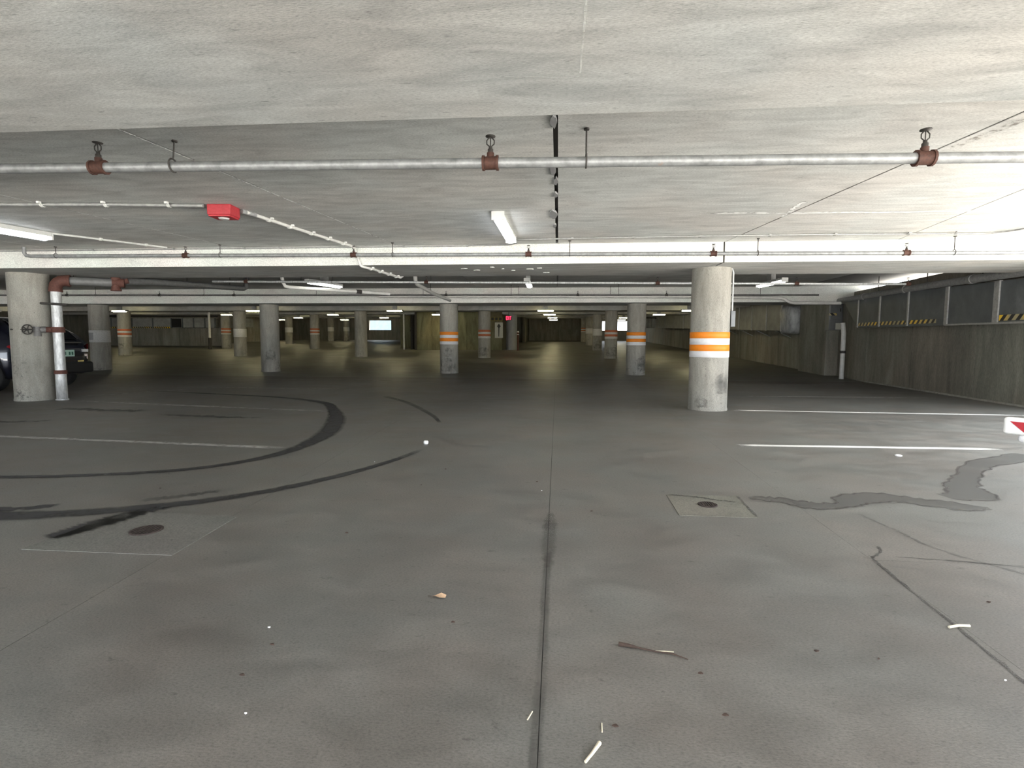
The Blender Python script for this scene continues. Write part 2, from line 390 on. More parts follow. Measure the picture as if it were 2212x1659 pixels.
line([(-.035, 2.5), (-.035, 2.8), (-.03, 3.15), (-.03, 3.4)], [.05, .09, .1, .04], M['soft_seam'], 'joint_dirt', 'dark widened dirt along the centre joint', jit=.01)
line([(1.50, 1.6), (1.54, 1.9), (1.60, 2.6), (1.63, 2.85)], .02, M['seam'], 'joint_dirt')
line([(1.62, 2.80), (1.72, 2.9), (1.75, 2.98)], .02, M['seam'], 'crack')
line([(1.75, 2.83), (2.05, 2.80), (2.5, 2.72)], .016, M['seam'], 'crack')
line([(1.95, 3.55), (2.0, 3.25), (2.05, 2.95), (2.3, 2.6)], .03, M['soft_seam'], 'crack', jit=.01)
# drain patches and their drains
def blob(pts, z, t, mat, name, par, label=None):
    return MB().prism(pts, z, t).build(name, mat, par, label)
blob([(-2.80, 2.50), (-1.96, 2.50), (-1.99, 3.10), (-2.78, 3.16)], -.01, .003, M['patch_l'], 'drain_patch', floor, 'pale recast concrete square around left drain')
blob([(.79, 3.40), (1.27, 3.40), (1.30, 3.88), (.80, 3.86)], -.01, .003, M['patch_r'], 'drain_patch', floor, 'tan recast concrete square around right drain')
line([(1.27, 3.40), (1.285, 3.64), (1.30, 3.88)], .022, M['seam'], 'crack', t=.005)
line([(.80, 3.86), (1.0, 3.82), (1.12, 3.76), (1.25, 3.72)], .03, M['seam'], 'crack', jit=.01, t=.005)
def drain(loc, r, label):
    R = root('floor_drain', loc, label, 'drain')
    MB().lathe([(r, 0), (r, .006), (r*.86, .008), (r*.84, .004)], loc, 24).build('rim', M['drain'], R)
    mb = MB()
    for i in range(-3, 4):
        x = i*r*.24; h = math.sqrt(max(0, (r*.84)**2-x*x))
        mb.box((loc[0]+x-r*.06, loc[1]-h, loc[2]+.003), (loc[0]+x+r*.06, loc[1]+h, loc[2]+.0075))
    mb.build('grate', M['drain'], R)
drain((-2.36, 2.82, .002), .085, 'round rusty floor drain in the pale square patch near tyre marks')
drain((1.03, 3.64, .002), .065, 'round rusty floor drain choked with debris in tan patch')
# damp trails
def trail(pts, ws, name='water_stain'):
    P = spline(pts, 8); k = len(P)-1; L = []; Rr = []
    for i, p in enumerate(P):
        d = (P[min(i+1, k)]-P[max(i-1, 0)]).normalized(); q = Vector((-d.y, d.x, 0)); f = i/k*(len(ws)-1); j = min(int(f), len(ws)-2)
        wv = ws[j]*(1-f+j)+ws[j+1]*(f-j)
        L.append(p+q*(wv/2+random.uniform(-.02, .02))); Rr.append(p-q*(wv/2+random.uniform(-.02, .02)))
    vs = []; fs = []
    for a, b in zip(L, Rr): vs += [(a.x, a.y, .002), (b.x, b.y, .002)]
    for i in range(k): fs.append((2*i, 2*i+1, 2*i+3, 2*i+2))
    MB().add(vs, fs).build(name, M['damp'], floor, 'damp darker trail across the pale floor')
    for E_ in (L, Rr): MB().ribbon([(v.x, v.y) for v in E_], .025, 0, .004, .004).build('tide_line', M['damp_edge'], floor)
trail([(1.37, 3.84), (1.56, 3.80), (1.75, 3.70), (1.95, 3.72), (2.10, 3.88), (2.35, 3.95), (2.52, 3.87), (2.72, 3.78), (2.9, 3.74)], [.05, .12, .16, .10, .24, .2, .18, .2, .05])
trail([(2.80, 4.02), (3.02, 4.08), (3.15, 4.34), (3.45, 4.70), (3.95, 5.20), (4.7, 5.60)], [.12, .3, .22, .16, .2, .3])

# ------------------------------------------------------------------ ceiling: slab, panels, beams
ceiling = MB().prism([(XL, YB-.5)]+EDGE+[(XL, 8.9)], 2.64, 2.95).box((XL, 8.9, 2.64), (XR, 9.76, 3.0)).box((XL, 9.76, SLAB2+.04), (XR, 17.04, 3.0)).box((XL, 17.06, 2.70), (XR, 18.45, 3.0)).build('ceiling', M['grime'], kind='structure')
gj = .007
J0 = [XL, -9.2, -6.15, -3.22, -.03, 3.10, 4.06, E1]; J1 = [XL, -8.3, -5.20, -2.50, -.02, 2.47, 4.9, 7.3]
for i in range(7):
    a, b, c, d = J0[i], J0[i+1], J1[i], J1[i+1]
    gl = .018 if i == 4 else .014 if i == 3 else gj; gr = .018 if i == 3 else .014 if i == 2 else gj
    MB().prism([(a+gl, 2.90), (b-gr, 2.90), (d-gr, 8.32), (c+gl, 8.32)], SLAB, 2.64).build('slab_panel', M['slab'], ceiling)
for i in range(7):
    a, b = J1[i], J1[i+1]
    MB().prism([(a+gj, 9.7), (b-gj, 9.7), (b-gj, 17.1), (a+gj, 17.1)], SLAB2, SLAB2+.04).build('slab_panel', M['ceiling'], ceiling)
MB().prism([(XL, YB-.5), (E0, YB-.5), (E1, 2.93), (XL, 2.93)], SOF, 2.70).build('beam', M['ceiling'], ceiling, 'broad deep concrete beam overhead at the entrance')
for P in ([(-.27, 1.86), (.09, 1.87)], [(.09, 1.87), (.09, 2.53)], [(-.27, 2.50), (.09, 2.53)]): MB().ribbon([(P[0][0]+(P[1][0]-P[0][0])*i/10, P[0][1]+(P[1][1]-P[0][1])*i/10) for i in range(11)], .012, SOF, -.002, .002).build('repair_seam', M['faint_crust'], ceiling)
for a, b in ((XL, 2.45), (2.475, XR)):
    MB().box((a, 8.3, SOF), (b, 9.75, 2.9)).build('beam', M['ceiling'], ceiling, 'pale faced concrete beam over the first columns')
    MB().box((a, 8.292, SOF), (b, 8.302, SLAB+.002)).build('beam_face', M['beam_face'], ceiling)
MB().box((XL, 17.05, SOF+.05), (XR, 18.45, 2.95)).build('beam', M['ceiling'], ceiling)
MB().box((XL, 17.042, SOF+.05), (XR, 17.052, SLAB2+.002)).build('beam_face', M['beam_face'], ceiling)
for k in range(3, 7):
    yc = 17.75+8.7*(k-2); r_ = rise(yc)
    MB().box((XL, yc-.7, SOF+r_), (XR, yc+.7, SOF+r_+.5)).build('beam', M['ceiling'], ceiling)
for k in range(2, 7):
    y0 = 17.75+8.7*(k-2)+.65; y1 = 17.75+8.7*(k-1)-.65 if k < 6 else YE+.2
    r0, r1 = rise(y0), rise(y1)
    MB().hexa([(XL, y0, SLAB+r0), (XR, y0, SLAB+r0), (XR, y1, SLAB+r1), (XL, y1, SLAB+r1)], [(XL, y0, 2.95+r0), (XR, y0, 2.95+r0), (XR, y1, 2.95+r1), (XL, y1, 2.95+r1)]).build('deep_bay_slab', M['ceiling'], ceiling)
def cstrip(pts, wd, mat, name, z=SLAB, jit=.004, t=-.002, label=None):
    P = spline(pts, 10) if len(pts) > 2 else [Vector((*pts[0], 0)).lerp(Vector((*pts[1], 0)), i/24) for i in range(25)]
    return MB().ribbon([(p.x, p.y) for p in P], wd, z, t, jit).build(name, mat, ceiling, label)
cstrip([(-3.22, 2.95), (-2.50, 8.28)], .034, M['broken_crust'], 'joint_sealant', label='broken white sealant bead')
cstrip([(-6.15, 2.95), (-5.2, 8.28)], .035, M['crust'], 'joint_sealant')
cstrip([(3.10, 2.95), (2.47, 8.28)], .024, M['seam'], 'joint_stain', jit=.002)
cstrip([(3.19, 3.0), (3.10, 3.9), (2.98, 4.6)], .11, M['spall'], 'joint_stain', jit=.006)
cstrip([(1.7, 6.50), (2.10, 6.49), (2.68, 6.54), (3.3, 6.53), (3.66, 6.57), (4.5, 6.56), (5.23, 6.61), (6.0, 6.65)], .085, M['crust'], 'mineral_crust', label='white mineral crust along a crack', jit=.015)
cstrip([(2.66, 6.75), (2.64, 6.5), (2.6, 6.2), (2.6, 6.0)], .06, M['crust'], 'mineral_crust', jit=.03)
for (x, y, rr) in ((-.055, 4.75, .045), (-.06, 6.42, .06), (-.04, 3.75, .03), (-.03, 5.1, .03), (-.05, 7.0, .03), (-.03, 5.55, .025)):
    P = [(x+rr*random.uniform(.6, 1.1)*math.cos(a*PI/5)*.8, y+rr*4*random.uniform(.6, 1.1)*math.sin(a*PI/5)) for a in range(10)]
    MB().prism(P, SLAB-.012, SLAB+.01).build('sealant_patch', M['grey_patch'], ceiling)
for x, y in ((-1.52, 8.75), (-1.35, 8.95), (-.9, 8.8), (-.75, 9.0), (-.45, 8.85), (-.3, 8.75), (-.2, 9.3), (-1.05, 8.6)):
    q = random.uniform(.03, .08)
    MB().prism([(x+q*random.uniform(.3, 1)*math.cos(k*PI/4), y+q*.6*random.uniform(.3, 1)*math.sin(k*PI/4)) for k in range(8)], SOF-.008, SOF+.002).build('mineral_crust', M['strap'], ceiling)
MB().box((2.44, 8.31, SOF+.004), (2.485, 9.74, 2.85)).build('joint_filler', M['grime'], ceiling)
MB().ribbon([(2.46, 8.30), (2.42, 8.5), (2.30, 8.75)], .03, SOF, -.003, .004).build('joint_stain', M['seam'], ceiling)
MB().box((.33, 8.284, SOF+.0), (.352, 8.294, 2.52)).build('mineral_crust', M['strap'], ceiling)

# ------------------------------------------------------------------ walls
def wall(name, boxes, mat, rot=None):
    mb = MB()
    for b in boxes: mb.box(*b)
    return mb.build(name, mat, kind='structure')
u_ = Vector((.107, .994, 0)).normalized(); n_ = Vector((-u_.y, u_.x, 0))   # right wall runs slightly outwards; n_ points into the room
W0 = Vector((8.05, 9.0, 0))
def wp(s, d, z): return W0+u_*s+n_*d+Vector((0, 0, z))
def wbox(mb, s0, s1, d0, d1, z0, z1, dz=0):
    """box in the right wall's own frame; dz lifts the far end"""
    return mb.hexa([wp(s0, d0, z0), wp(s1, d0, z0+dz), wp(s1, d1, z0+dz), wp(s0, d1, z0)], [wp(s0, d0, z1), wp(s1, d0, z1+dz), wp(s1, d1, z1+dz), wp(s0, d1, z1)])
wr = wbox(MB(), -.05, 9.4, 0, -.4, -.2, 2.65).build('wall_right', M['wall'], kind='structure')
for i, (a, b) in enumerate(((0, 2.35), (2.36, 4.7), (4.71, 7.05), (7.06, 9.3))):
    wbox(MB(), a+.006, b-.006, .012, -.01, .03, 1.50).build('formed_panel', M['wall'], wr)
wbox(MB(), -.05, 9.0, .05, 0, -.02, .035).build('wall_footing', M['column'], wr)
wall('wall_right_pier', [((8.62, 18.0, -.1), (9.7, 19.9, 2.8))], M['wall'])
wfar = wall('wall_right_deep', [((8.9, 19.8, -.1), (9.3, YE+.4, 4.2))], M['wall'])
for i in range(12):
    y0 = 19.95+i*2.4
    MB().hexa([(8.88, y0, rise(y0)+.02), (8.92, y0, rise(y0)+.02), (8.92, y0+2.37, rise(y0+2.37)+.02), (8.88, y0+2.37, rise(y0+2.37)+.02)],
              [(8.88, y0, rise(y0)+1.6), (8.92, y0, rise(y0)+1.6), (8.92, y0+2.37, rise(y0+2.37)+1.6), (8.88, y0+2.37, rise(y0+2.37)+1.6)]).build('formed_panel', M['wall'], wfar)
wall('wall_left', [((XL-.3, YB-.3, -.2), (XL, 39.2, 3.4))], M['wall'])
wbl = wall('wall_back_left', [((XL, 39.0, 0), (-25.6, 39.4, 3.7))], M['wall'])
for i in range(6):
    x0 = -35.9+i*1.71
    MB().box((x0, 38.98, .6), (x0+1.69, 39.02, 2.0)).build('formed_panel', M['wall'], wbl)
ws_ = wall('wall_left_deep', [((-29.9, 39.3, 0), (-29.6, YE+.3, 4.2)), ((-29.7, 39.2, 0), (-25.6, 39.5, 3.7))], M['wall'])
# far end wall with daylight openings left and right of the aisle
zb = .9; zt = 4.3
wall('wall_end', [((-29.7, YE, zb), (-20.7, YE+.35, zt)), ((-20.7, YE, zb), (-18.2, YE+.35, 2.38)), ((-20.7, YE, 3.42), (-18.2, YE+.35, zt)), ((-18.2, YE, zb), (4.3, YE+.35, zt)),
                  ((4.3, YE, zb), (7.4, YE+.35, 2.36)), ((4.3, YE, 3.34), (7.4, YE+.35, zt)), ((7.4, YE, zb), (9.7, YE+.35, zt))], M['wall'])
wall('wall_aisle_end', [((-4.6, 50.5, .8), (-3.05, 57.4, 4.0)), ((-3.25, 49.8, .8), (-3.0, 50.5, 4.0)), ((2.62, 53.6, .8), (2.95, 57.4, 4.0))], M['wall'])
wall('wall_aisle_niche', [((-3.0, 56.9, .9), (2.7, 57.2, 3.9)), ((-3.0, 56.55, 1.0), (2.3, 56.95, 2.45))], M['wall'])
core = wall('wall_core', [((-9.3, 34.4, .2), (-3.55, 46.0, 3.5)), ((-10.9, 36.5, .2), (-9.2, 46.0, 3.5))], M['wall_stain'])
for i in range(5):
    x0 = -9.28+i*1.145
    MB().box((x0, 34.375, .55), (x0+1.12, 34.41, 1.36)).build('formed_panel', M['wall_stain'], core)
    MB().box((x0, 34.375, 1.40), (x0+1.12, 34.41, 2.95)).build('formed_panel', M['wall_stain'], core)
MB().box((-10.0, 36.46, .4), (-9.25, 36.52, 3.3)).build('recess_shade_panel', M['duct_dark'], core)  # near-black panel; the shade inside the recess is put into its colour
# entrance side: closed to the left of the driveway, open in front of it and on the right
wall('wall_entrance', [((-21, YB-.3, -.2), (-13, YB, 2.7))], M['wall'])
MB().prism([(XL, YB-.5)]+EDGE+[(E2, 18.5), (XL, 18.5)], 2.99, 7.5).box((XL, 18.5, 4.4), (XR, YE+.4, 7.5)).build('wall_shade_block', M['wall'], kind='structure')   # unseen block added above the garage to shade the ground behind it
grd = MB().box((-40, -45, -.34), (60, YB, -.04)).box((9.7, YB, -.34), (60, 90, -.04)).box((-60, YE+.4, 1.0), (9.7, 90, 1.2)).build('floor_forecourt', M['ground'], kind='structure')
MB().box((-26, 62.5, 1.1), (-14, 62.9, 4.6)).build('wall_neighbour', M['blue_wall'], kind='structure')

# ------------------------------------------------------------------ columns
def column(x, y, bands, label, r=.305, grey=False, group=None):
    z0 = rise(y); R = root('concrete_column', (x, y, z0), label, 'column', group)
    prof = [(r+.004, -.03), (r+.006, .02), (r, .05)]+[(r, .1+i*.2) for i in range(11)]+[(r, 2.305)]
    MB().lathe(prof, (x, y, z0), 40, True, .0018).build('shaft', M['grey_col'] if grey else M['column'], R)
    for (a, b, mk, lb) in bands:
        MB().lathe([(r+.002, a), (r+.006, a+.003), (r+.006, b-.003), (r+.002, b)], (x, y, z0), 40, False).build('painted_band', M[mk], R, lb)
    return R
M['grey_col'] = concrete('grey_painted_column', (.36, .37, .38), .12, (3, 3, .7), rough=.6, spots=.2)
def stripes(zt, h, o='orange', wh='white_paint'):
    return [(zt-h, zt, o, 'upper orange band'), (zt-2*h, zt-h, wh, 'upper white band'), (zt-3*h, zt-2*h, o, 'lower orange band'), (zt-4*h, zt-3*h, wh, 'lower white band')]
column(2.50, 9.05, stripes(1.275, .102), 'pale round concrete column with bright orange and white stripes, nearest on right')
column(-9.62, 9.05, [], 'plain pale concrete column beside the galvanised standpipe and dark car')
column(2.57, 17.75, stripes(1.38, .105), 'second striped column on the right, behind the nearest striped one')
column(-3.63, 17.75, stripes(1.38, .105), 'scuffed orange and white striped column left of the drive lane')
column(-9.92, 17.75, [], 'plain grey concrete column in the second row without any bands')
column(-16.25, 17.75, [(.98, 1.40, 'white_old', 'broad whitish band'), ], 'concrete column with a broad white band behind the dark car')
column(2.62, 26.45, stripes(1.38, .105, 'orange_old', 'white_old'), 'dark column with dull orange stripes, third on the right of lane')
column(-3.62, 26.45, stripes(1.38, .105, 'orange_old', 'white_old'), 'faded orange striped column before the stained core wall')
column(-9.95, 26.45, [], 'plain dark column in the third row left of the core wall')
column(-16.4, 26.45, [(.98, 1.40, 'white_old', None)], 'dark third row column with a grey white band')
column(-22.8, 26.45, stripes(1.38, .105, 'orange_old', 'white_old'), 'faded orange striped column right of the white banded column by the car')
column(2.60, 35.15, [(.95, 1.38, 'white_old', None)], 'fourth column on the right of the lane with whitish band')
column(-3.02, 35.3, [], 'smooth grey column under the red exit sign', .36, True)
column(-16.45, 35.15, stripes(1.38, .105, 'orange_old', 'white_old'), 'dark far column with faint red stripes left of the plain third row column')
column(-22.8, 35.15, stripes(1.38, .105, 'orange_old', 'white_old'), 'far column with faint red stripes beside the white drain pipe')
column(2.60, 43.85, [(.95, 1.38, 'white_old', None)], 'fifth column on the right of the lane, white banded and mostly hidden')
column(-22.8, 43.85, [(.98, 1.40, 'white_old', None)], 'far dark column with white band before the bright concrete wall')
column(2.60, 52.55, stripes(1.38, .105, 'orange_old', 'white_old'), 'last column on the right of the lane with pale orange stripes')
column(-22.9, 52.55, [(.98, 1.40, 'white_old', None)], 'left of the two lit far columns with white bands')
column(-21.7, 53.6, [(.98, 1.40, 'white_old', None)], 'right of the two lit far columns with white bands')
M['col_stain'] = decal('dark_bumper_scuff', (.05, .05, .05), .75, .7, 6, .40, .68, False, cut=.2)
def stain(x, y, a0, a1, z0, z1, r=.3085):
    zb_ = rise(y); par = [o for o in bpy.data.objects if o.name.startswith('concrete_column') and abs(o.location.x-x) < .02 and abs(o.location.y-y) < .02][0]
    vs = []; n = 12; m = 4; zz = [z0+(z1-z0)*j/m for j in range(m+1)]
    for i in range(n+1):
        for j in range(m+1):
            sh = .16*abs(2*i/n-1)**2*(z1-z0); a = math.radians(a0+(a1-a0)*i/n)
            z = min(max(zz[j]+random.uniform(-.03, .03), z0+sh*.4), z1-sh*1.5); vs.append((x+r*math.cos(a), y+r*math.sin(a), zb_+z))
    MB().add(vs, [(i*(m+1)+j, (i+1)*(m+1)+j, (i+1)*(m+1)+j+1, i*(m+1)+j+1) for i in range(n) for j in range(m)], True).build('bumper_scuff', M['col_stain'], par, 'dark scuffed stain low on the column')
stain(-3.63, 17.75, 215, 325, .06, .52); stain(-3.63, 17.75, 245, 300, .55, .85); stain(2.57, 17.75, 270, 345, .12, .62); stain(2.50, 9.05, 275, 335, .28, .62); stain(2.50, 9.05, 215, 255, .05, .22)
stain(2.62, 26.45, 215, 330, .1, .6); stain(-3.62, 26.45, 215, 320, .1, .55); stain(2.60, 35.15, 215, 330, .1, .6); stain(-9.92, 17.75, 270, 330, .4, .75)
# overpainted grey corner on the white-banded column
p = bpy.data.objects
cw = [o for o in p if o.get('label', '').startswith('concrete column with a broad white')][0]
mb = MB(); x, y, z0 = -16.25, 17.75, 0; vs = []; fs = []
for i in range(11):
    a = math.radians(196+i*8); vs += [(x+.313*math.cos(a), y+.313*math.sin(a), 1.12), (x+.313*math.cos(a), y+.313*math.sin(a), 1.37)]
for i in range(10): fs.append((2*i, 2*i+2, 2*i+3, 2*i+1))
mb.add(vs, fs, True).build('overpainted_patch', M['grey_patch'], cw)

# ------------------------------------------------------------------ pipes
def sprinkler_head(mb, x, y, z, s=1):
    mb.lathe([(.020*s, 0), (.020*s, .03*s), (.013*s, .034*s), (.013*s, .05*s)], (x, y, z), 10)
    for sg in (-1, 1):
        mb.tube([(x+sg*.008*s, y, z+.05*s), (x+sg*.026*s, y, z+.065*s), (x+sg*.027*s, y, z+.09*s), (x+sg*.008*s, y, z+.112*s)], .0045*s, 6)
    mb.tube([(x, y, z+.05*s), (x, y, z+.115*s)], .004*s, 6)
    mb.lathe([(.010*s, .110*s), (.036*s, .116*s), (.036*s, .121*s), (.01*s, .123*s)], (x, y, z), 12)
def pipe_run(label, pts, r, mat, tees, hangers, zslab, zf, y, hs=1, fit='rust', extra=None):
    x0 = pts[0]; R = root('sprinkler_pipe', x0, label, 'pipe')
    MB().tube(pts, r, 14).build('pipe', mat, R)
    for x in tees:
        z = zf(x)
        mb = MB(); mb.tube([(x-.05*hs, y, z), (x+.05*hs, y, z)], r*1.28, 12)
        for sg in (-1, 1): mb.tube([(x+sg*.05*hs-.008, y, z), (x+sg*.05*hs+.008, y, z)], r*1.5, 12)
        mb.tube([(x, y, z+r*.8), (x, y, z+r+.035*hs)], r*.72, 10)
        T = mb.build('tee_fitting', M[fit], R)
        mb = MB(); sprinkler_head(mb, x, y, z+r+.03*hs, hs); mb.build('sprinkler_head', M['iron'], T)
    for x, dx in hangers:
        z = zf(x); mb = MB()
        ring = [(x, y+math.sin(a)*r*1.35, z+math.cos(a)*r*1.35+r*.25) for a in [2*PI*k/12 for k in range(13)]]
        mb.tube(ring, r*.18, 6); mb.tube([(x, y, z+r*1.5), (x+dx*.3, y, z+.08), (x+dx, y, zslab+.004)], .006, 6)
        mb.tube([(x+dx, y, zslab-.012), (x+dx, y, zslab+.004)], .02, 8)
        mb.build('hanger', M['iron'], R)
    return R
z1 = lambda x: 2.372-.0125*x
pipe_run('thick rust-flecked sprinkler pipe crossing the whole width nearest overhead', [(-9, 3.9, z1(-9)), (-4, 3.9, z1(-4)), (0, 3.9, z1(0)), (4.55, 3.9, z1(4.55))], .036, M['galv'],
         [-3.50, -.49, 2.44], [(-2.90, .02), (.19, 0)], SLAB, z1, 3.9, 1.0)
z2 = lambda x: 2.42-.006*(x+3)
pipe_run('thin grey sprinkler pipe running along the face of the pale beam', [(-8.6, 8.05, 2.6), (-8.6, 8.05, z2(-8.6)+.05), (-8.57, 8.05, z2(-8.6)+.01), (-8.5, 8.05, z2(-8.6))]+[(x, 8.05, z2(x)) for x in (-4, 0, 4, 8.3)], .027, M['galv'],
         [-5.84, -3.12, -.44, 2.24, 4.88], [(-8.05, 0), (-5.27, 0), (-2.51, 0), (.17, 0), (2.86, 0), (5.51, 0)], SLAB, z2, 8.05, .72)
z3 = lambda x: 2.40-.009*(x+3)
pipe_run('bright sprinkler pipe in the dark bay behind the pale beam', [(-7.8, 11.6, z3(-7.8)), (-2, 11.6, z3(-2)), (7.15, 11.6, z3(7.15))], .025, M['galv_bright'],
         [-7.0, -2.87, 2.1, 4.92, 7.1], [(-5, 0), (0, 0), (3.4, 0)], SLAB2, z3, 11.6, .7)
z4 = lambda x: 2.545-.003*x
pipe_run('dark rusty sprinkler pipe low across the second beam', [(x, 16.2, z4(x)-.03) for x in (-20, -12, -4, 4, 7.5)], .024, M['pipe_dark'],
         [-15.9, -12.7, -10.2, -3.4, .6, 3.2], [(-14.9, 0), (-11.2, 0), (-7.5, 0), (-1.4, 0), (1.8, 0)], SLAB2, lambda x: z4(x)-.03, 16.2, .6, 'iron')

# standpipe with valve, elbow and main
S0 = Vector((-9.13, 9.08, 0))
R = root('standpipe', S0, 'bright galvanised standpipe with rusty elbow and valve beside the plain column', 'pipe')
MB().lathe([(.10, 0), (.10, .02), (.086, .022), (.086, .5)], S0, 20).tube([S0+Vector((0, 0, .5)), S0+Vector((0, 0, 2.02))], .082, 20).build('riser', M['galv_bright'], R)
mb = MB(); mb.tube([S0+Vector((0, 0, .48)), S0+Vector((0, 0, .55))], .10, 20); mb.build('coupling', M['redrust'], R)
mb = MB(); mb.tube([S0+Vector((0, 0, 1.24)), S0+Vector((0, 0, 1.34))], .105, 20); mb.tube([S0+Vector((-.06, -.04, 1.29)), S0+Vector((-.20, -.13, 1.29))], .05, 12)
mb.build('outlet_clamp', M['redrust'], R)
mb = MB(); vx = S0+Vector((-.27, -.24, 1.29)); mb.tube([S0+Vector((-.14, -.10, 1.29)), vx], [.06, .045], 12)
mb.tube([vx+Vector((.06, .05, .05)), vx+Vector((.06, .05, -.12))], .055, 12); V = mb.build('valve', M['pipe_dark'], R)
hw = MB(); c = vx+Vector((-.02, -.06, 0)); ax = Vector((.25, -1, 0)).normalized(); sx = Vector((1, .25, 0)).normalized(); sz = Vector((0, 0, 1))
hw.tube([c+sx*.085*math.cos(a)+sz*.085*math.sin(a) for a in [2*PI*k/16 for k in range(17)]], .011, 6)
for k in range(5): a = 2*PI*k/5; hw.tube([c, c+sx*.085*math.cos(a)+sz*.085*math.sin(a)], .009, 6)
hw.tube([c, c-ax*.12], .014, 8); hw.tube([c+Vector((-.02, 0, .0)), c+Vector((-.30, -.02, 0))], .016, 8); hw.build('handwheel', M['iron'], V)
mb = MB(); mb.tube([S0+Vector((-.42, -.11, 1.78)), S0+Vector((.32, -.10, 1.74))], .022, 6); mb.build('pipe_bracket', M['iron'], R)
D = Vector((1.87, 1.2, 0)).normalized(); zc = 2.19
arc = [S0+Vector((0, 0, 1.98))]+[S0+D*(.14*(1-math.cos(t)))+Vector((0, 0, 2.05+.14*math.sin(t))) for t in (0, .4, .8, 1.2, PI/2)]+[S0+D*.22+Vector((0, 0, zc))]
MB().tube(arc, [.108, .10, .10, .10, .10, .10, .108], 16).build('elbow', M['redrust'], R)
tp = S0+D*.90+Vector((0, 0, zc))
MB().tube([S0+D*.18+Vector((0, 0, zc)), tp], .076, 18).build('main_pipe', M['grey_pipe'], R)
mb = MB(); mb.tube([tp-Vector((0, 0, .14)), tp+Vector((0, 0, .10))], .075, 14); mb.tube([tp-Vector((0, 0, .15)), tp-Vector((0, 0, .12))], .09, 14); mb.tube([tp-D*.05, tp+D*.14], .085, 14); mb.tube([tp+D*.1+Vector((0, 0, .02)), tp+D*.2+Vector((0, 0, .05))], .05, 10)
mb.build('tee_fitting', M['redrust'], R)
bp = [tp+Vector((.0, .05, .03)), Vector((-8.30, 10.2, 2.29)), Vector((-8.20, 13.45, 2.47)), Vector((-8.19, 13.55, 2.50)), Vector((-8.19, 13.58, 2.83))]
MB().tube(bp, [.072, .07, .062, .062, .062], 16).build('branch_pipe', M['grey_pipe'], R)
for q in ((-8.9, 9.23, zc, SOF), (-8.27, 11.4, 2.36, SLAB2), (-8.22, 12.9, 2.44, SLAB2)): MB().tube([q[:3], (q[0], q[1], q[3])], .007, 6).build('hanger', M['iron'], R)

# plastic drain pipes under the second bay
def simple_pipe(name, label, pts, r, mat, collars=(), hang=None, cat='pipe', seg=12):
    R = root(name, pts[0], label, cat)
    MB().tube(pts, r, seg).build('pipe', mat, R)
    for a, b in collars: MB().tube([a, b], r*1.25, seg).build('collar', M['iron'], R)
    if hang:
        for x, y, z, zt in hang: MB().tube([(x, y, z), (x, y, zt)], .006, 6).build('hanger', M['iron'], R)
    return R
simple_pipe('drain_pipe', 'white plastic drain pipe slanting away left of the drive lane', [(-6.35, 11.95, 2.58), (-6.33, 11.96, 2.46), (-6.29, 11.98, 2.37), (-6.2, 12.03, 2.35), (-4.7, 13.2, 2.33), (-4.3, 13.5, 2.32)], .04, M['pvc'],
            [(Vector((-4.98, 12.98, 2.336)), Vector((-4.88, 13.06, 2.334)))], [(-6.0, 12.18, 2.36, SLAB2)])
simple_pipe('drain_pipe', 'short white pipe dropping away above the drive lane', [(-3.16, 11.75, 2.58), (-3.16, 11.8, 2.44), (-3.17, 11.95, 2.40), (-3.3, 14.0, 2.38), (-3.3, 16.3, 2.37)], .045, M['pvc'], (), [(-3.25, 13.6, 2.42, SLAB2)])
simple_pipe('drain_pipe', 'long white pipe along the second beam with an offset bend', [(-5.62, 16.55, 2.52), (0, 16.55, 2.50), (4.1, 16.55, 2.48), (6.5, 16.55, 2.44), (6.66, 16.55, 2.42), (6.86, 16.55, 2.31), (7.0, 16.55, 2.285), (8.3, 16.55, 2.28)], .045, M['pvc'],
            (), [(-4.2, 16.55, 2.5, SLAB2), (-1.2, 16.55, 2.5, SLAB2), (1.6, 16.55, 2.5, SLAB2), (4.2, 16.55, 2.48, SLAB2), (6.0, 16.55, 2.45, SLAB2)])
simple_pipe('downpipe', 'white vertical drain pipe with black coupling on the right wall', [(8.60, 16.9, 0), (8.60, 16.9, 1.4), (8.56, 16.9, 1.72)], .065, M['pvc'], [(Vector((8.60, 16.9, .80)), Vector((8.60, 16.9, .88)))])
simple_pipe('downpipe', 'white pipe with black foot by far red striped column', [(-22.95, 33.6, rise(33.6)+.75), (-22.95, 33.6, SLAB+rise(33.6))], .075, M['pvc'], [(Vector((-22.95, 33.6, rise(33.6)-.01)), Vector((-22.95, 33.6, rise(33.6)+.76)))])
simple_pipe('downpipe', 'pale vertical pipe before the dark recess of the core wall', [(-10.1, 34.6, rise(34.6)-.01), (-10.1, 34.6, SLAB+rise(34.6))], .055, M['pvc'])
for i, (x, y, r_) in enumerate(((-9.75, 35.4, .12), (-9.45, 35.0, .08), (-9.2, 34.25, .07))):
    simple_pipe('riser_pipe', ['thick black riser in the dark recess', 'thinner black riser right of the thick one', 'dark riser at the corner of the stained core wall'][i], [(x, y, rise(y)-.01), (x, y, SLAB+rise(y))], r_, M['iron'], [(Vector((x, y, 1.8+i*.2)), Vector((x, y, 1.9+i*.2)))])
simple_pipe('hose_post', 'slim red hydrant post with pale caps beside the grey column', [(-2.50, 34.0, rise(34)-.01), (-2.50, 34.0, rise(34)+1.15)], .06, M['redrust'], (), None, 'post')
hp = [o for o in bpy.data.objects if o.name.startswith('hose_post')][0]
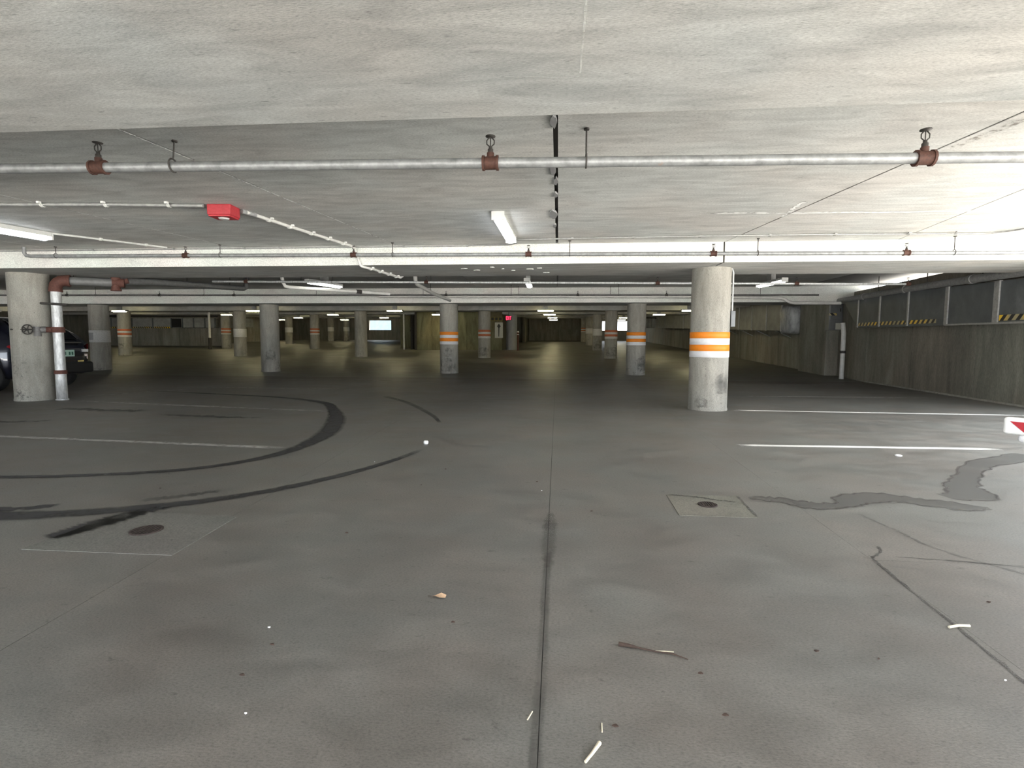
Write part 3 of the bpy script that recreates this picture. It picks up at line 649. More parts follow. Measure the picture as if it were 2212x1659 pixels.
MB().lathe([(.07, 1.00), (.07, 1.06)], (-2.5, 34.0, rise(34)), 12).build('cap', M['white_paint'], hp, 'pale ring'); MB().lathe([(.075, 1.15), (.06, 1.24)], (-2.5, 34.0, rise(34)), 12).build('cap', M['white_paint'], hp, 'pale cap')

# ------------------------------------------------------------------ conduits with straps
def conduit(label, pts, r, mat, straps, strap_mat='strap', name='conduit', z=SLAB, up=Vector((0, 0, 1))):
    R = root(name, pts[0], label, 'conduit')
    MB().tube(pts, r, 10).build('tube', mat, R)
    for (p, d) in straps:
        p = Vector(p); d = Vector(d).normalized(); sd = d.cross(up).normalized(); mb = MB()
        mb.tube([p+sd*r*1.35-d*.012, p+sd*r*1.35+d*.012], r*.3, 4)
        a = [p-up*(r*1.25)*math.cos(t)+sd*(r*1.25)*math.sin(t) for t in (-1.6, -.8, 0, .8, 1.6)]
        for e in (-.012, .0, .012): mb.tube([q+d*e for q in a], r*.28, 5)
        mb.box(p+Vector((-.016, -.016, 0))+sd*(r*2.3), p+Vector((.016, .016, r+.001))+sd*(r*2.3))
        mb.build('strap', M[strap_mat], R)
    return R
zc_ = SLAB-.024
conduit('grey conduit on the slab leading left from the red box', [(-9.0, 5.20, zc_), (-6.08, 5.46, zc_), (-4.91, 5.54, zc_), (-3.88, 5.66, zc_)], .021, M['conduit_dull'],
        [((-5.61, 5.49, zc_), (1, .07, 0)), ((-4.91, 5.54, zc_), (1, .07, 0)), ((-4.23, 5.60, zc_), (1, .1, 0))])
dp = [(-3.58, 5.98, zc_), (-3.54, 6.2, zc_), (-3.46, 6.74, zc_), (-3.38, 7.18, zc_), (-3.30, 7.6, zc_), (-3.22, 8.04, zc_), (-3.19, 8.17, zc_), (-3.17, 8.24, zc_-.03), (-3.165, 8.262, zc_-.08), (-3.10, 8.262, SOF-.0), (-3.08, 8.262, SOF-.02), (-3.06, 8.30, SOF-.026), (-3.0, 8.6, SOF-.024), (-2.97, 9.0, SOF-.024), (-2.90, 9.75, SOF-.024), (-2.87, 9.82, SOF+.02)]
conduit('white conduit slanting from the red box and stepping over the pale beam', dp, .021, M['pvc'],
        [((-3.52, 6.35, zc_), (.1, 1, 0)), ((-3.46, 6.74, zc_), (.1, 1, 0)), ((-3.38, 7.18, zc_), (.1, 1, 0)), ((-3.31, 7.55, zc_), (.1, 1, 0)), ((-3.24, 7.93, zc_), (.1, 1, 0)), ((-3.02, 8.5, SOF-.024), (.1, 1, 0)), ((-2.98, 8.85, SOF-.024), (.1, 1, 0)), ((-2.95, 9.2, SOF-.024), (.1, 1, 0)), ((-2.92, 9.55, SOF-.024), (.1, 1, 0))])
conduit('thin conduit running right from the centre lamp along the slab', [(-.62, 7.84, zc_+.004), (.2, 7.79, zc_+.004), (1.97, 7.74, zc_+.004), (3.75, 7.72, zc_+.004), (5.5, 7.80, zc_+.004), (5.75, 7.78, zc_+.004), (5.93, 7.6, zc_+.004), (6.0, 7.3, zc_+.004), (6.05, 7.0, zc_+.004)], .012, M['conduit_dull'],
        [((x, 7.81-.02*max(0, min(x, 3.7)), zc_+.004), (1, 0, 0)) for x in (.2, 1.05, 1.97, 2.9, 3.75, 4.7, 5.3)], 'conduit_dull')
conduit('thin dark conduit along the top edge of the pale beam', [(-10.2, 8.277, zc_+.004), (-4, 8.277, zc_+.004), (-1.6, 8.277, zc_+.004), (-.75, 8.22, zc_+.004), (-.62, 8.1, zc_+.004), (-.62, 7.88, zc_+.004)], .012, M['conduit_dull'],
        [((x, 8.277, zc_+.004), (1, 0, 0)) for x in (-7.6, -6.2, -5.0, -4.4, -2.4, -1.4)], 'conduit_dull')
conduit('pale conduit leading from the left lamp to the beam', [(-7.05, 7.0, 2.585), (-6.85, 7.25, 2.585), (-6.24, 8.17, 2.585)], .016, M['conduit'], [((-6.72, 7.44, 2.585), (.55, .83, 0)), ((-6.4, 7.92, 2.585), (.55, .83, 0))])
# conduit and box on the near striped column
R = root('conduit', (2.84, 9.0, 1.4), 'thin vertical conduit with small grey box on the near striped column', 'conduit')
MB().tube([(2.80, 8.98, 2.30), (2.825, 8.98, 2.24), (2.825, 8.98, 1.60)], .013, 8).build('tube', M['conduit'], R)
bevel(MB().box((2.795, 8.93, 1.36), (2.865, 9.03, 1.62)).build('switch_box', M['cabinet'], R), .008)
# red junction box
R = root('junction_box', (-3.73, 5.80, SLAB), 'bright red alarm junction box fixed to the slab', 'box')
bevel(MB().box((-3.86, 5.68, SLAB-.115), (-3.60, 5.90, SLAB+.002), .08).build('body', M['red_box'], R), .012)
bevel(MB().box((-3.85, 5.69, SLAB-.132), (-3.61, 5.89, SLAB-.112), .08).build('cover', M['red_box'], R), .006)
MB().lathe([(.045, -.145), (.06, -.131)], (-3.73, 5.79, SLAB), 14).build('lens', M['white_enamel'], R, 'small pale lens below')
MB().tube([(-3.605, 5.93, zc_), (-3.55, 6.12, zc_)], .027, 10).build('connector', M['galv_dull'], R)

# ------------------------------------------------------------------ lamps
def lamp(loc, L, rot, mat, label, group=None, W=.13, H=.085, stem=0, par=None):
    """fixture hanging below loc (its fixing point on the slab), long axis along local X"""
    R = root('fluorescent_light', loc, label, 'light', group); x, y, z = loc; zt = z-stem
    if stem: 
        MB().box((x-.10, y-.05, zt-.002), (x+.10, y+.05, z+.01)).build('mounting_stem', M['conduit_dull'], R)
    vs = []
    hb = MB(); a, b = W/2, W/2*.72
    hb.hexa([(x-L/2, y-a, zt-H*.55), (x+L/2, y-a, zt-H*.55), (x+L/2, y+a, zt-H*.55), (x-L/2, y+a, zt-H*.55)], [(x-L/2, y-b, zt), (x+L/2, y-b, zt), (x+L/2, y+b, zt), (x-L/2, y+b, zt)])
    hb.build('housing', M['white_enamel'], R)
    db = MB(); n = 8; ring0 = [(a*.92*math.cos(PI+PI*k/n), -H*.5+H*.62*math.sin(PI+PI*k/n)) for k in range(n+1)]
    vs = []; secs = [(-L/2+.015, .75), (-L/2+.05, 1), (L/2-.05, 1), (L/2-.015, .75)]
    for xx, s in secs: vs += [(x+xx, y+p*s, zt+q*s-(1-s)*H*.4) for p, q in ring0]
    fs = []
    for i in range(3):
        for k in range(n): fs.append((i*(n+1)+k, (i+1)*(n+1)+k, (i+1)*(n+1)+k+1, i*(n+1)+k+1))
    fs += [tuple(range(n+1)), tuple(range(3*(n+1), 4*(n+1)))[::-1]]
    db.add(vs, fs, True).build('diffuser', mat, R)
    for sg in (-1, 1):
        MB().box((x+sg*L/2-.012, y-a*.98, zt-H*.95), (x+sg*L/2+.012, y+a*.98, zt-.004)).build('end_cap', M['white_enamel'], R)
    R.rotation_euler = (0, 0, rot)
    return R
lamp((-.68, 6.92, SLAB), 1.42, PI/2-.02, M['lamp_cool'], 'lit fluorescent fixture on the slab over the drive lane centre', W=.15, H=.11)
lamp((-7.24, 6.35, SLAB), 1.36, PI/2-.2, M['lamp_cool'], 'glowing fluorescent fixture at the left edge of the slab', W=.15, H=.11)
for (x, y, lb, rt_) in ((-5.58, 12.5, 'bright tube light behind the pale beam, left of the lane', PI/2-.25), (-.69, 12.62, 'small bright light behind the pale beam above the lane', PI/2), (4.87, 12.8, 'light behind the pale beam right of the near striped column', PI/2+.1), (-10.2, 11.2, 'light behind the red oxide tee of the standpipe', PI/2-.3)):
    lamp((x, y, SLAB2), 1.2, rt_, M['lamp_mid'], lb, W=.14, H=.1, stem=.29)
g2 = 'lights deep in the garage'
for x, lb in ((-28.2, 'added warm light at the back left behind the dark car'), (-21.4, 'warm light right of the white banded column by the car'), (-14.5, 'warm light between the banded and plain columns'), (-7.6, 'warm light between the plain and striped second row columns'), (-.54, 'nearest of the warm lights over the drive lane'), (5.9, 'warm light hidden behind the near striped column')):  # leftmost fixture is unseen, added to brighten the back left duct
    lamp((x, 24.6, SLAB+rise(24.6)), .74, 0, M['lamp_warm'], lb, g2, .2, .09, SLAB+rise(24.6)-2.60)
for x, lb in ((-28.4, 'added warm light before the lit duct of the back left wall'), (-21.3, 'small warm light by the far red striped column'), (-14.2, 'third bay light left of the plain dark column'), (-7.45, 'third bay light before the stained core wall'), (-.48, 'second of the warm lights over the drive lane'), (6.1, 'third bay light right of the second striped column')):  # first fixture here is an unseen extra that lights the back left wall
    lamp((x, 33.0, SLAB+rise(33)), .74, 0, M['lamp_warm'], lb, g2, .2, .09, SLAB+rise(33)-2.85)
for x, lb in ((-27.2, 'fourth bay light against the deep left wall'), (-21.0, 'fourth bay light above the bright concrete wall'), (-13.84, 'fourth bay light above the blue opening'), (-.39, 'third of the warm lights over the drive lane'), (5.1, 'fourth bay light beside the bright right opening')):
    lamp((x, 42.0, SLAB+rise(42)), .74, 0, M['lamp_warm'], lb, g2, .2, .09, SLAB+rise(42)-3.07)
for x, lb in ((-27.0, 'farthest light on the left by the bright concrete wall'), (5.9, 'farthest light near the bright right opening'), (-20.6, 'farthest light above the two lit columns'), (-.38, 'farthest of the warm lights over the drive lane')):
    lamp((x, 50.5, SLAB+rise(50.5)), .8, 0, M['lamp_warm'], lb, g2, .2, .09, SLAB+rise(50.5)-3.26)

# ------------------------------------------------------------------ ducts
R = root('air_duct', wp(0, .4, 1.45), 'long dark sheet metal duct with hazard tape along the right wall', 'duct')
zl = lambda s: 1.465+.0135*s; zh = lambda s: 2.17+.03*s if s < 4 else 2.29+.012*(s-4)
secs = [-.9, 1.15, 2.6, 4.07, 5.42, 6.66]
for a, b in zip(secs[:-1], secs[1:]):
    mb = MB(); mb.hexa([wp(a+.006, .43, zl(a)), wp(b-.006, .43, zl(b)), wp(b-.006, -.02, zl(b)), wp(a+.006, -.02, zl(a))], [wp(a+.006, .43, zh(a)), wp(b-.006, .43, zh(b)), wp(b-.006, -.02, zh(b)), wp(a+.006, -.02, zh(a))])
    mb.build('duct_panel', M['duct'], R)
a, b = 6.67, 7.65
MB().hexa([wp(a, .43, zl(a)), wp(a+.05, .43, zl(a)), wp(a+.05, -.02, zl(a)), wp(a, -.02, zl(a))], [wp(a, .43, zh(a)), wp(b, .43, zh(b)), wp(b, -.02, zh(b)), wp(a, -.02, zh(a))]).build('duct_panel', M['duct'], R)
for s, wd in ((1.15, .13), (2.6, .10), (4.07, .05), (5.42, .05), (6.66, .04)):
    MB().hexa([wp(s-wd/2, .455, zl(s)-.01), wp(s+wd/2, .455, zl(s)-.01), wp(s+wd/2, .40, zl(s)-.01), wp(s-wd/2, .40, zl(s)-.01)], [wp(s-wd/2, .455, zh(s)+.01), wp(s+wd/2, .455, zh(s)+.01), wp(s+wd/2, .40, zh(s)+.01), wp(s-wd/2, .40, zh(s)+.01)]).build('flange', M['duct_frame'], R)
wbox(MB(), -.9, 2.62, .462, .36, 1.43, 1.462, .04).build('bottom_angle', M['duct_frame'], R, 'pale steel angle below')
wbox(MB(), 2.62, 6.6, .44, .40, 1.475, 1.50, .05).build('bottom_angle', M['duct'], R)
def haz(s0, s1, d, z0, h, par, name='hazard_tape'):
    vs = []; uv = []; n = 8; fs = []
    for i in range(n+1):
        s = s0+(s1-s0)*i/n; zz = z0+.0135*(s-s0)
        for z in (0, h): vs.append(wp(s, d, zz+z)); uv.append((s, z*.9))
    for i in range(n): fs.append((2*i, 2*i+1, 2*i+3, 2*i+2))
    vs2 = [v+n_*-.006 for v in vs]
    MB().add(vs+vs2, fs+[tuple(x+len(vs) for x in f[::-1]) for f in fs], False, uv+uv).build(name, M['hazard'], par, 'black and yellow hazard tape')
haz(2.95, 4.02, .437, zl(2.95)+.03, .085, R); haz(4.11, 5.38, .437, zl(4.11)+.03, .085, R); haz(5.46, 6.6, .437, zl(5.46)+.03, .085, R); haz(-.9, 1.06, .437, zl(-.9)+.03, .10, R)
R = root('wall_pipe', wp(0, .3, 2.3), 'stout grey pipe along the top of the right wall duct', 'pipe')
pts = [wp(s, .42, 2.285+.02*s if s < 4 else 2.365+.004*(s-4)) for s in (-1, 1, 3, 4.4, 6, 8, 9)]
MB().tube(pts, .075, 14).build('pipe', M['galv_dull'], R)
for s in (1.9, 4.3, 6.4): q = wp(s, .42, 2.285+.02*s if s < 4 else 2.365+.004*(s-4)); MB().tube([q-u_*.05, q+u_*.05], .09, 14).build('coupling', M['duct_frame'], R)
for s in (1.6, 3.4, 5.6): q = wp(s, .42, 2.3); MB().tube([q, Vector((q.x, q.y, SLAB2))], .01, 6).build('hanger', M['iron'], R)
# deep-bay duct
R = root('air_duct', (8.5, 28, 2.0), 'dim sheet metal duct along the deep right wall', 'duct')
ys = [20.6, 22.0, 23.6, 25.2, 27.0, 28.8, 31.0, 33.4, 36, 39, 42, 45.0]
for i, (a, b) in enumerate(zip(ys[:-1], ys[1:])):
    ra, rb = rise(a), rise(b)
    MB().hexa([(8.25, a+.01, 1.42+ra), (8.9, a+.01, 1.42+ra), (8.9, b-.01, 1.42+rb), (8.25, b-.01, 1.42+rb)], [(8.25, a+.01, 2.42+ra), (8.9, a+.01, 2.42+ra), (8.9, b-.01, 2.42+rb), (8.25, b-.01, 2.42+rb)]).build('duct_panel', M['duct_far'], R)
    MB().hexa([(8.225, a-.02, 1.40+ra), (8.27, a-.02, 1.40+ra), (8.27, a+.02, 1.40+ra), (8.225, a+.02, 1.40+ra)], [(8.225, a-.02, 2.44+ra), (8.27, a-.02, 2.44+ra), (8.27, a+.02, 2.44+ra), (8.225, a+.02, 2.44+ra)]).build('flange', M['duct_frame'], R)
MB().box((8.22, 28.95, 1.85), (8.26, 30.6, 2.65)).build('access_panel', M['duct_frame'], R, 'framed grille')
MB().box((8.21, 29.1, 1.93), (8.23, 30.45, 2.57)).build('dark_opening', M['duct_dark'], R)
mb = MB()
for y in (21.2, 23.2, 25.2, 27.2): mb.tube([(8.26, y, 1.44+rise(y)), (8.88, y, 1.15+rise(y))], .02, 6)
mb.build('support_bracket', M['duct_frame'], R)
# crumpled plastic over the open end of that duct
R = root('plastic_wrap', (8.5, 20.5, 1.9), 'crumpled clear plastic wrap over the open duct end by the cabinet', 'wrap')
mb = MB(); seg = 20; rings = []
for j, (y, s) in enumerate(((20.72, 1.03), (20.55, 1.06), (20.3, .95), (20.1, .78), (19.97, .45))):
    ring = []
    for k in range(seg):
        a = 2*PI*k/seg; cx, cz = math.cos(a), math.sin(a); q = 1/max(abs(cx), abs(cz)); q = q*.75+.25
        jj = random.uniform(-.025, .025)
        ring.append((8.575+(.33*s+jj)*cx*q, y, 2.0+(.52*s+jj*1.6)*cz*q-(.10 if j > 1 and cz < 0 else 0)*j*.4))
    rings.append(ring)
vs = [v for r in rings for v in r]; fs = [(i*seg+k, i*seg+(k+1) % seg, (i+1)*seg+(k+1) % seg, (i+1)*seg+k) for i in range(4) for k in range(seg)]; fs.append(tuple(range(4*seg, 5*seg)))
mb.add(vs, fs, True).build('sheet', M['wrap'], R)
# electrical cabinet on the pier
R = root('electrical_cabinet', (8.8, 17.8, 1.5), 'grey electrical cabinet with beige notice on the right pier', 'cabinet')
bevel(MB().box((8.58, 17.78, 1.52), (9.02, 18.02, 2.55)).build('body', M['cabinet'], R), .01)
bevel(MB().box((8.62, 17.765, 1.85), (8.98, 17.79, 2.50)).build('door', M['cabinet'], R), .006)
MB().box((8.90, 17.755, 2.1), (8.925, 17.77, 2.2)).build('handle', M['iron'], R)
MB().box((8.78, 17.755, 1.54), (8.99, 17.768, 1.74)).build('notice', M['sign_pale'], R, 'beige notice')
MB().box((9.05, 17.6, 1.5), (9.10, 17.68, 2.6)).build('strut', M['duct_frame'], R)
vs = []; uv = []
for x in (8.58, 8.80):
    for z in (1.98, 2.06): vs.append((x, 17.758, z)); uv.append((x, z))
MB().add(vs+[(v[0], 17.764, v[2]) for v in vs], [(0, 2, 3, 1), (4, 5, 7, 6)], False, uv+uv).build('hazard_tape', M['hazard'], R)
# left back-wall duct
R = root('air_duct', (-30, 38.6, 2.2), 'olive lit duct with hazard tape high on the back left wall', 'duct')
xs_ = [-35.8, -34.2, -32.5, -30.8, -29.3, -28.4, -27.5, -26.6, -25.8]
for i, (a, b) in enumerate(zip(xs_[:-1], xs_[1:])):
    MB().box((a+.03, 38.45, 2.10), (b-.03, 38.95, 2.80)).build('duct_panel', M['duct_far'], R)
    MB().box((b-.05, 38.43, 2.08), (b+.05, 38.50, 2.82)).build('flange', M['duct'], R)
MB().box((-29.25, 38.40, 2.12), (-28.5, 38.46, 2.78)).build('dark_opening', M['duct_dark'], R)
vs = []; uv = []; fs = []
for i in range(9):
    x = -35.8+i*.8
    for z in (0, .11): vs.append((x, 38.44, 2.05+z)); uv.append((x*1.1, z*.9))
for i in range(8): fs.append((2*i, 2*i+2, 2*i+3, 2*i+1))
MB().add(vs, fs, False, uv).build('hazard_tape', M['hazard'], R)
simple_pipe('wall_pipe', 'thin dark pipe over the duct of the back left wall', [(-35.8, 38.6, 2.95), (-25.7, 38.6, 2.95)], .06, M['iron'])
R = root('air_duct', (-28, 46, 2.4), 'pale duct length on the deep left wall', 'duct')
MB().box((-29.6, 43, 2.3), (-29.0, 46, 3.1)).build('duct_panel', M['duct_far'], R); MB().box((-29.6, 46.1, 2.4), (-29.0, 49, 3.2)).build('duct_panel', M['duct_far'], R)
MB().box((-29.62, 46.0, 2.3), (-28.95, 46.1, 3.2)).build('flange', M['duct_frame'], R)
# end ducts at the far right
R = root('air_duct', (7.4, 47.5, 2.9), 'rippled pale duct hanging at the far right end', 'duct')
for i in range(6): MB().box((6.6+i*.28, 46.4, 2.35), (6.6+i*.28+.25, 47.2, 3.15)).build('duct_panel', M['duct_far'], R)
MB().box((6.5, 46.5, 3.13), (8.4, 47.1, SLAB+rise(46.5)+.02)).build('hanger_frame', M['iron'], R)

# ------------------------------------------------------------------ signs on the core
R = root('wall_sign', (-3.9, 34.37, 1.85), 'white board with dark vertical arrow on the stained core wall', 'sign')
MB().box((-4.02, 34.34, 1.36), (-3.50, 34.376, 2.36)).build('board', M['sign_pale'], R)
MB().add([(-3.79, 34.335, 1.45), (-3.74, 34.335, 1.45), (-3.72, 34.335, 2.0), (-3.80, 34.335, 2.0), (-3.88, 34.335, 2.12), (-3.64, 34.335, 2.12), (-3.76, 34.335, 2.29)], [(0, 1, 2, 3), (3, 2, 5, 6, 4)]).build('arrow', M['sign_dark'], R)
R = root('wall_sign', (-3.9, 34.37, 2.57), 'dull yellow and black panel above the white arrow board', 'sign')
MB().box((-4.35, 34.33, 2.45), (-3.52, 34.376, 2.72)).build('board', M['sign_olive'], R)
for x in (-4.25, -4.0, -3.75): MB().box((x, 34.32, 2.50), (x+.16, 34.332, 2.67)).build('print', M['sign_dark'], R)
R = root('exit_sign', (-3.1, 34.2, 2.65), 'small glowing red exit sign hanging by the grey column', 'sign')
bevel(MB().box((-3.29, 34.12, 2.50), (-2.93, 34.20, 2.76)).build('housing', M['duct_dark'], R), .01)
MB().tube([(-3.11, 34.16, 2.75), (-3.11, 34.16, SLAB+rise(34.2))], .015, 6).build('stem', M['iron'], R)
def letter(x, parts, z=2.53, h=.20, wd=.062):
    mb = MB()
    for (x0, z0, x1, z1) in parts:
        mb.hexa([(x+x0*wd-.007, 34.108, z+z0*h-.012), (x+x0*wd+.007, 34.108, z+z0*h-.012), (x+x0*wd+.007, 34.122, z+z0*h-.012), (x+x0*wd-.007, 34.122, z+z0*h-.012)],
                [(x+x1*wd-.007, 34.108, z+z1*h+.012), (x+x1*wd+.007, 34.108, z+z1*h+.012), (x+x1*wd+.007, 34.122, z+z1*h+.012), (x+x1*wd-.007, 34.122, z+z1*h+.012)]) if abs(z1-z0) > .02 else mb.box((x+x0*wd-.007, 34.108, z+z0*h-.012), (x+x1*wd+.007, 34.122, z+z0*h+.012))
    mb.build('letter', M['exit'], R)
letter(-3.265, [(0, 0, 0, 1), (0, 0, 1, 0), (0, .5, .8, .5), (0, 1, 1, 1)]); letter(-3.175, [(0, 0, 1, 1), (1, 0, 0, 1)]); letter(-3.075, [(.3, 0, .3, 1)]); letter(-3.02, [(.5, 0, .5, 1), (0, 1, 1, 1)])

# ------------------------------------------------------------------ parked car (rear toward +X)
def make_car(loc, rot, label):
    R = root('parked_car', (0, 0, 0), label, 'car')
    L = 4.55
    def lerp(t, x):
        for (a, p), (b, q) in zip(t[:-1], t[1:]):
            if x <= b: f = (x-a)/(b-a); f = max(0, min(1, f)); return p+(q-p)*f
        return t[-1][1]
    roof = [(0, .64), (.03, .92), (.06, 1.03), (.14, 1.10), (.34, 1.30), (.62, 1.50), (.85, 1.575), (1.5, 1.63), (2.3, 1.61), (2.75, 1.48), (3.3, 1.14), (3.5, 1.06), (4.2, .94), (4.45, .82), (4.55, .6)]
    belt = [(0, .62), (.03, .88), (.06, .98), (.14, 1.04), (.34, 1.06), (2.8, 1.0), (3.3, 1.02), (3.5, .99), (4.2, .88), (4.45, .76), (4.55, .56)]
    half = [(0, .74), (.05, .83), (.2, .885), (.7, .91), (3.4, .91), (4.0, .87), (4.35, .78), (4.55, .58)]
    def bot(x):
        z = lerp([(0, .33), (.3, .27), (.6, .24), (4.0, .22), (4.3, .25), (4.55, .3)], x)
        for c in (.74, 3.45):
            d = abs(x-c)
            if d < .37: z = max(z, .33+math.sqrt(.37**2-d*d)*1.0)
        return z
    def ring(x):
        h = lerp(half, x); zb_ = bot(x); bz = lerp(belt, x); rz = max(lerp(roof, x), bz+.02); 
        tw = h-.24*min(1, (rz-bz)/.5)
        sh = max(zb_+.03, min(.80, bz-.08))
        return [(0, zb_), (h*.78, zb_), (h*.97, zb_+.02), (h, max(zb_+.025, .55)), (h*1.0, sh), (h*.975, bz), (h*.975+(tw-h*.975)*.33, bz+(rz-bz)*.33), (h*.975+(tw-h*.975)*.85, bz+(rz-bz)*.85), (tw*.86, rz-.012), (tw*.4, rz), (0, rz)]
    X = sorted(set([i*L/64 for i in range(65)]+[.03, .06, .10, .14, .34, .62, .5, 1.22, 1.24, 3.18, 3.92]))
    mb = MB(); rows = []
    for x in X:
        r = ring(x); rows.append([(x, y, z) for y, z in r]+[(x, -y, z) for y, z in r[-2:0:-1]])
    n = len(rows[0]); vs = [v for r in rows for v in r]; fs = [(i*n+k, (i+1)*n+k, (i+1)*n+(k+1) % n, i*n+(k+1) % n) for i in range(len(rows)-1) for k in range(n)]
    fs += [tuple(range(n))[::-1], tuple(range((len(rows)-1)*n, len(rows)*n))]
    body = mb.add(vs, fs, True).build('body', M['car'], R)
    bm = bmesh.new(); bm.from_mesh(body.data); bmesh.ops.recalc_face_normals(bm, faces=bm.faces); bm.to_mesh(body.data); bm.free()
    def side_pt(x, f, s, off=.006):
        r = ring(x); a, b = r[5], r[7]
        return (x, s*(a[0]+(b[0]-a[0])*f+off), a[1]+(b[1]-a[1])*f)
    def pane(quad, s, name='side_window', mat=M['asphalt_glass'], off=.007):
        (xa, fa), (xb, fb), (xc, fc), (xd, fd) = quad; n = 8; vs = []
        for i in range(n+1):
            t = i/n
            vs += [side_pt(xa+(xb-xa)*t, fa+(fb-fa)*t, s, off), side_pt(xd+(xc-xd)*t, fd+(fc-fd)*t, s, off)]
        fs = [(2*i, 2*i+2, 2*i+3, 2*i+1) for i in range(n)]
        return MB().add(vs, fs if s > 0 else [f[::-1] for f in fs], True).build(name, mat, R)
    for s in (1, -1):
        pane([(.50, .06), (1.02, .06), (1.02, .92), (.86, .9)], s)
        pane([(1.08, .06), (1.78, .06), (1.78, .93), (1.08, .93)], s)
        pane([(1.86, .06), (2.95, .08), (2.62, .9), (1.86, .93)], s)
        ch = [Vector(side_pt(x, f, s, .012)) for x, f in ((.47, .03), (.60, .3), (.72, .62), (.86, .93))]
        MB().tube(ch, .011, 6).build('window_trim', M['chrome'], R, 'bright window edge')
        MB().tube([Vector(side_pt(x, .02, s, .01)) for x in (.47, 1.2, 2.0, 2.95)], .010, 6).build('window_trim', M['chrome'], R)
        # tail lamp wrapping the rear corner
        vs = []; 
        prof = [(.02, .79), (.05, .84), (.12, .868), (.20, .886), (.25, .892)]
        for i, (x, y) in enumerate(prof):
            hh = [.05, .07, .06, .035, .012][i]; vs += [(x-.012, s*(y+.008), .96-hh), (x-.012, s*(y+.008), .96+hh)]
        MB().add(vs, [(2*i, 2*i+2, 2*i+3, 2*i+1) if s > 0 else (2*i+1, 2*i+3, 2*i+2, 2*i) for i in range(4)], True).build('tail_lamp', M['tail'], R)
        MB().box((-.012, s*.70-.07, .83), (.03, s*.70+.07, .895)).build('reversing_lamp', M['tail_clear'], R)
        for xc in (.74, 3.45):
            c = Vector((xc, s*.80, .335))
            def disc(prof, m, nm, par):
                mb = MB(); seg = 32; vs = []
                for r, y in prof: vs += [(c.x+r*math.cos(2*PI*k/seg), c.y+s*y, c.z+r*math.sin(2*PI*k/seg)) for k in range(seg)]
                fs = [(i*seg+k, i*seg+(k+1) % seg, (i+1)*seg+(k+1) % seg, (i+1)*seg+k) for i in range(len(prof)-1) for k in range(seg)]; fs.append(tuple(range((len(prof)-1)*seg, len(prof)*seg)))
                return mb.add(vs, fs, True).build(nm, m, par)
            T = disc([(.20, -.11), (.32, -.10), (.335, -.06), (.335, .06), (.325, .095), (.24, .10), (.22, .085)], M['tyre'], 'wheel', R)
            disc([(.225, .088), (.20, .092), (.19, .06), (.06, .05), (.055, .075)], M['rim'], 'rim', T)
            mb = MB()
            for k in range(5):
                a = 2*PI*k/5+.3; d = Vector((math.cos(a), 0, math.sin(a))); mb.tube([c+Vector((0, s*.075, 0))+d*.03, c+Vector((0, s*.088, 0))+d*.205], [.035, .022], 6)
            mb.build('spokes', M['rim'], T)
    # rear details: sloping glass, lip, plate, bumper, stickers
    vs = []; n = 8
    for i in range(n+1):
        x = .155+(.70-.155)*i/n; r = ring(x); vs += [(x-.012, -.9*r[8][0]/.86*.86, lerp(roof, x)+.010), (x-.012, .9*r[8][0], lerp(roof, x)+.010)]
    MB().add(vs, [(2*i, 2*i+2, 2*i+3, 2*i+1) for i in range(n)], True).build('rear_window', M['asphalt_glass'], R)
    for s in (1, -1): MB().tube([(.15+.55*i/6-.012, s*.92*ring(.155+.545*i/6)[8][0], lerp(roof, .155+.545*i/6)+.012) for i in range(7)], .012, 6).build('window_trim', M['chrome'], R)
    bevel(MB().box((.0, -.62, 1.035), (.075, .62, 1.06)).build('tailgate_strip', M['chrome'], R), .008)
    bevel(MB().box((-.085, -.84, .34), (.16, .84, .60)).build('rear_bumper', M['car_trim'], R), .05, 3)
    bevel(MB().box((-.018, -.40, .73), (.02, .02, .88)).build('number_plate', M['plate'], R, 'pale green number plate'), .004)
    for y in (-.34, -.27, -.16, -.09, -.03): MB().box((-.024, y-.02, .765), (-.016, y+.02, .835)).build('plate_print', M['plate_ink'], R)
    MB().box((-.012, -.64, .565), (.02, -.49, .635)).build('sticker', M['sticker_y'], R, 'yellow sticker'); MB().box((.01, -.77, .66), (.03, -.69, .78)).build('sticker', M['sticker_w'], R, 'pale pink sticker')
    MB().tube([(.03, .0, 1.10), (.10, -.02, 1.13), (.32, -.30, 1.32)], .010, 6).build('rear_wiper', M['car_trim'], R)
    for s in (1, -1):
        MB().box((1.35, s*.905-.015, .86), (1.55, s*.905+.02, .89)).build('door_handle', M['car'], R)
        bevel(MB().box((2.75, s*.98-.10, 1.0), (2.87, s*.98+.08, 1.13)).build('wing_mirror', M['car'], R), .03)
    R.location = loc; R.rotation_euler = (0, 0, rot)
make_car((-11.22, 11.12, 0), PI, 'dark blue estate car parked nose-in behind the plain column, rear showing')

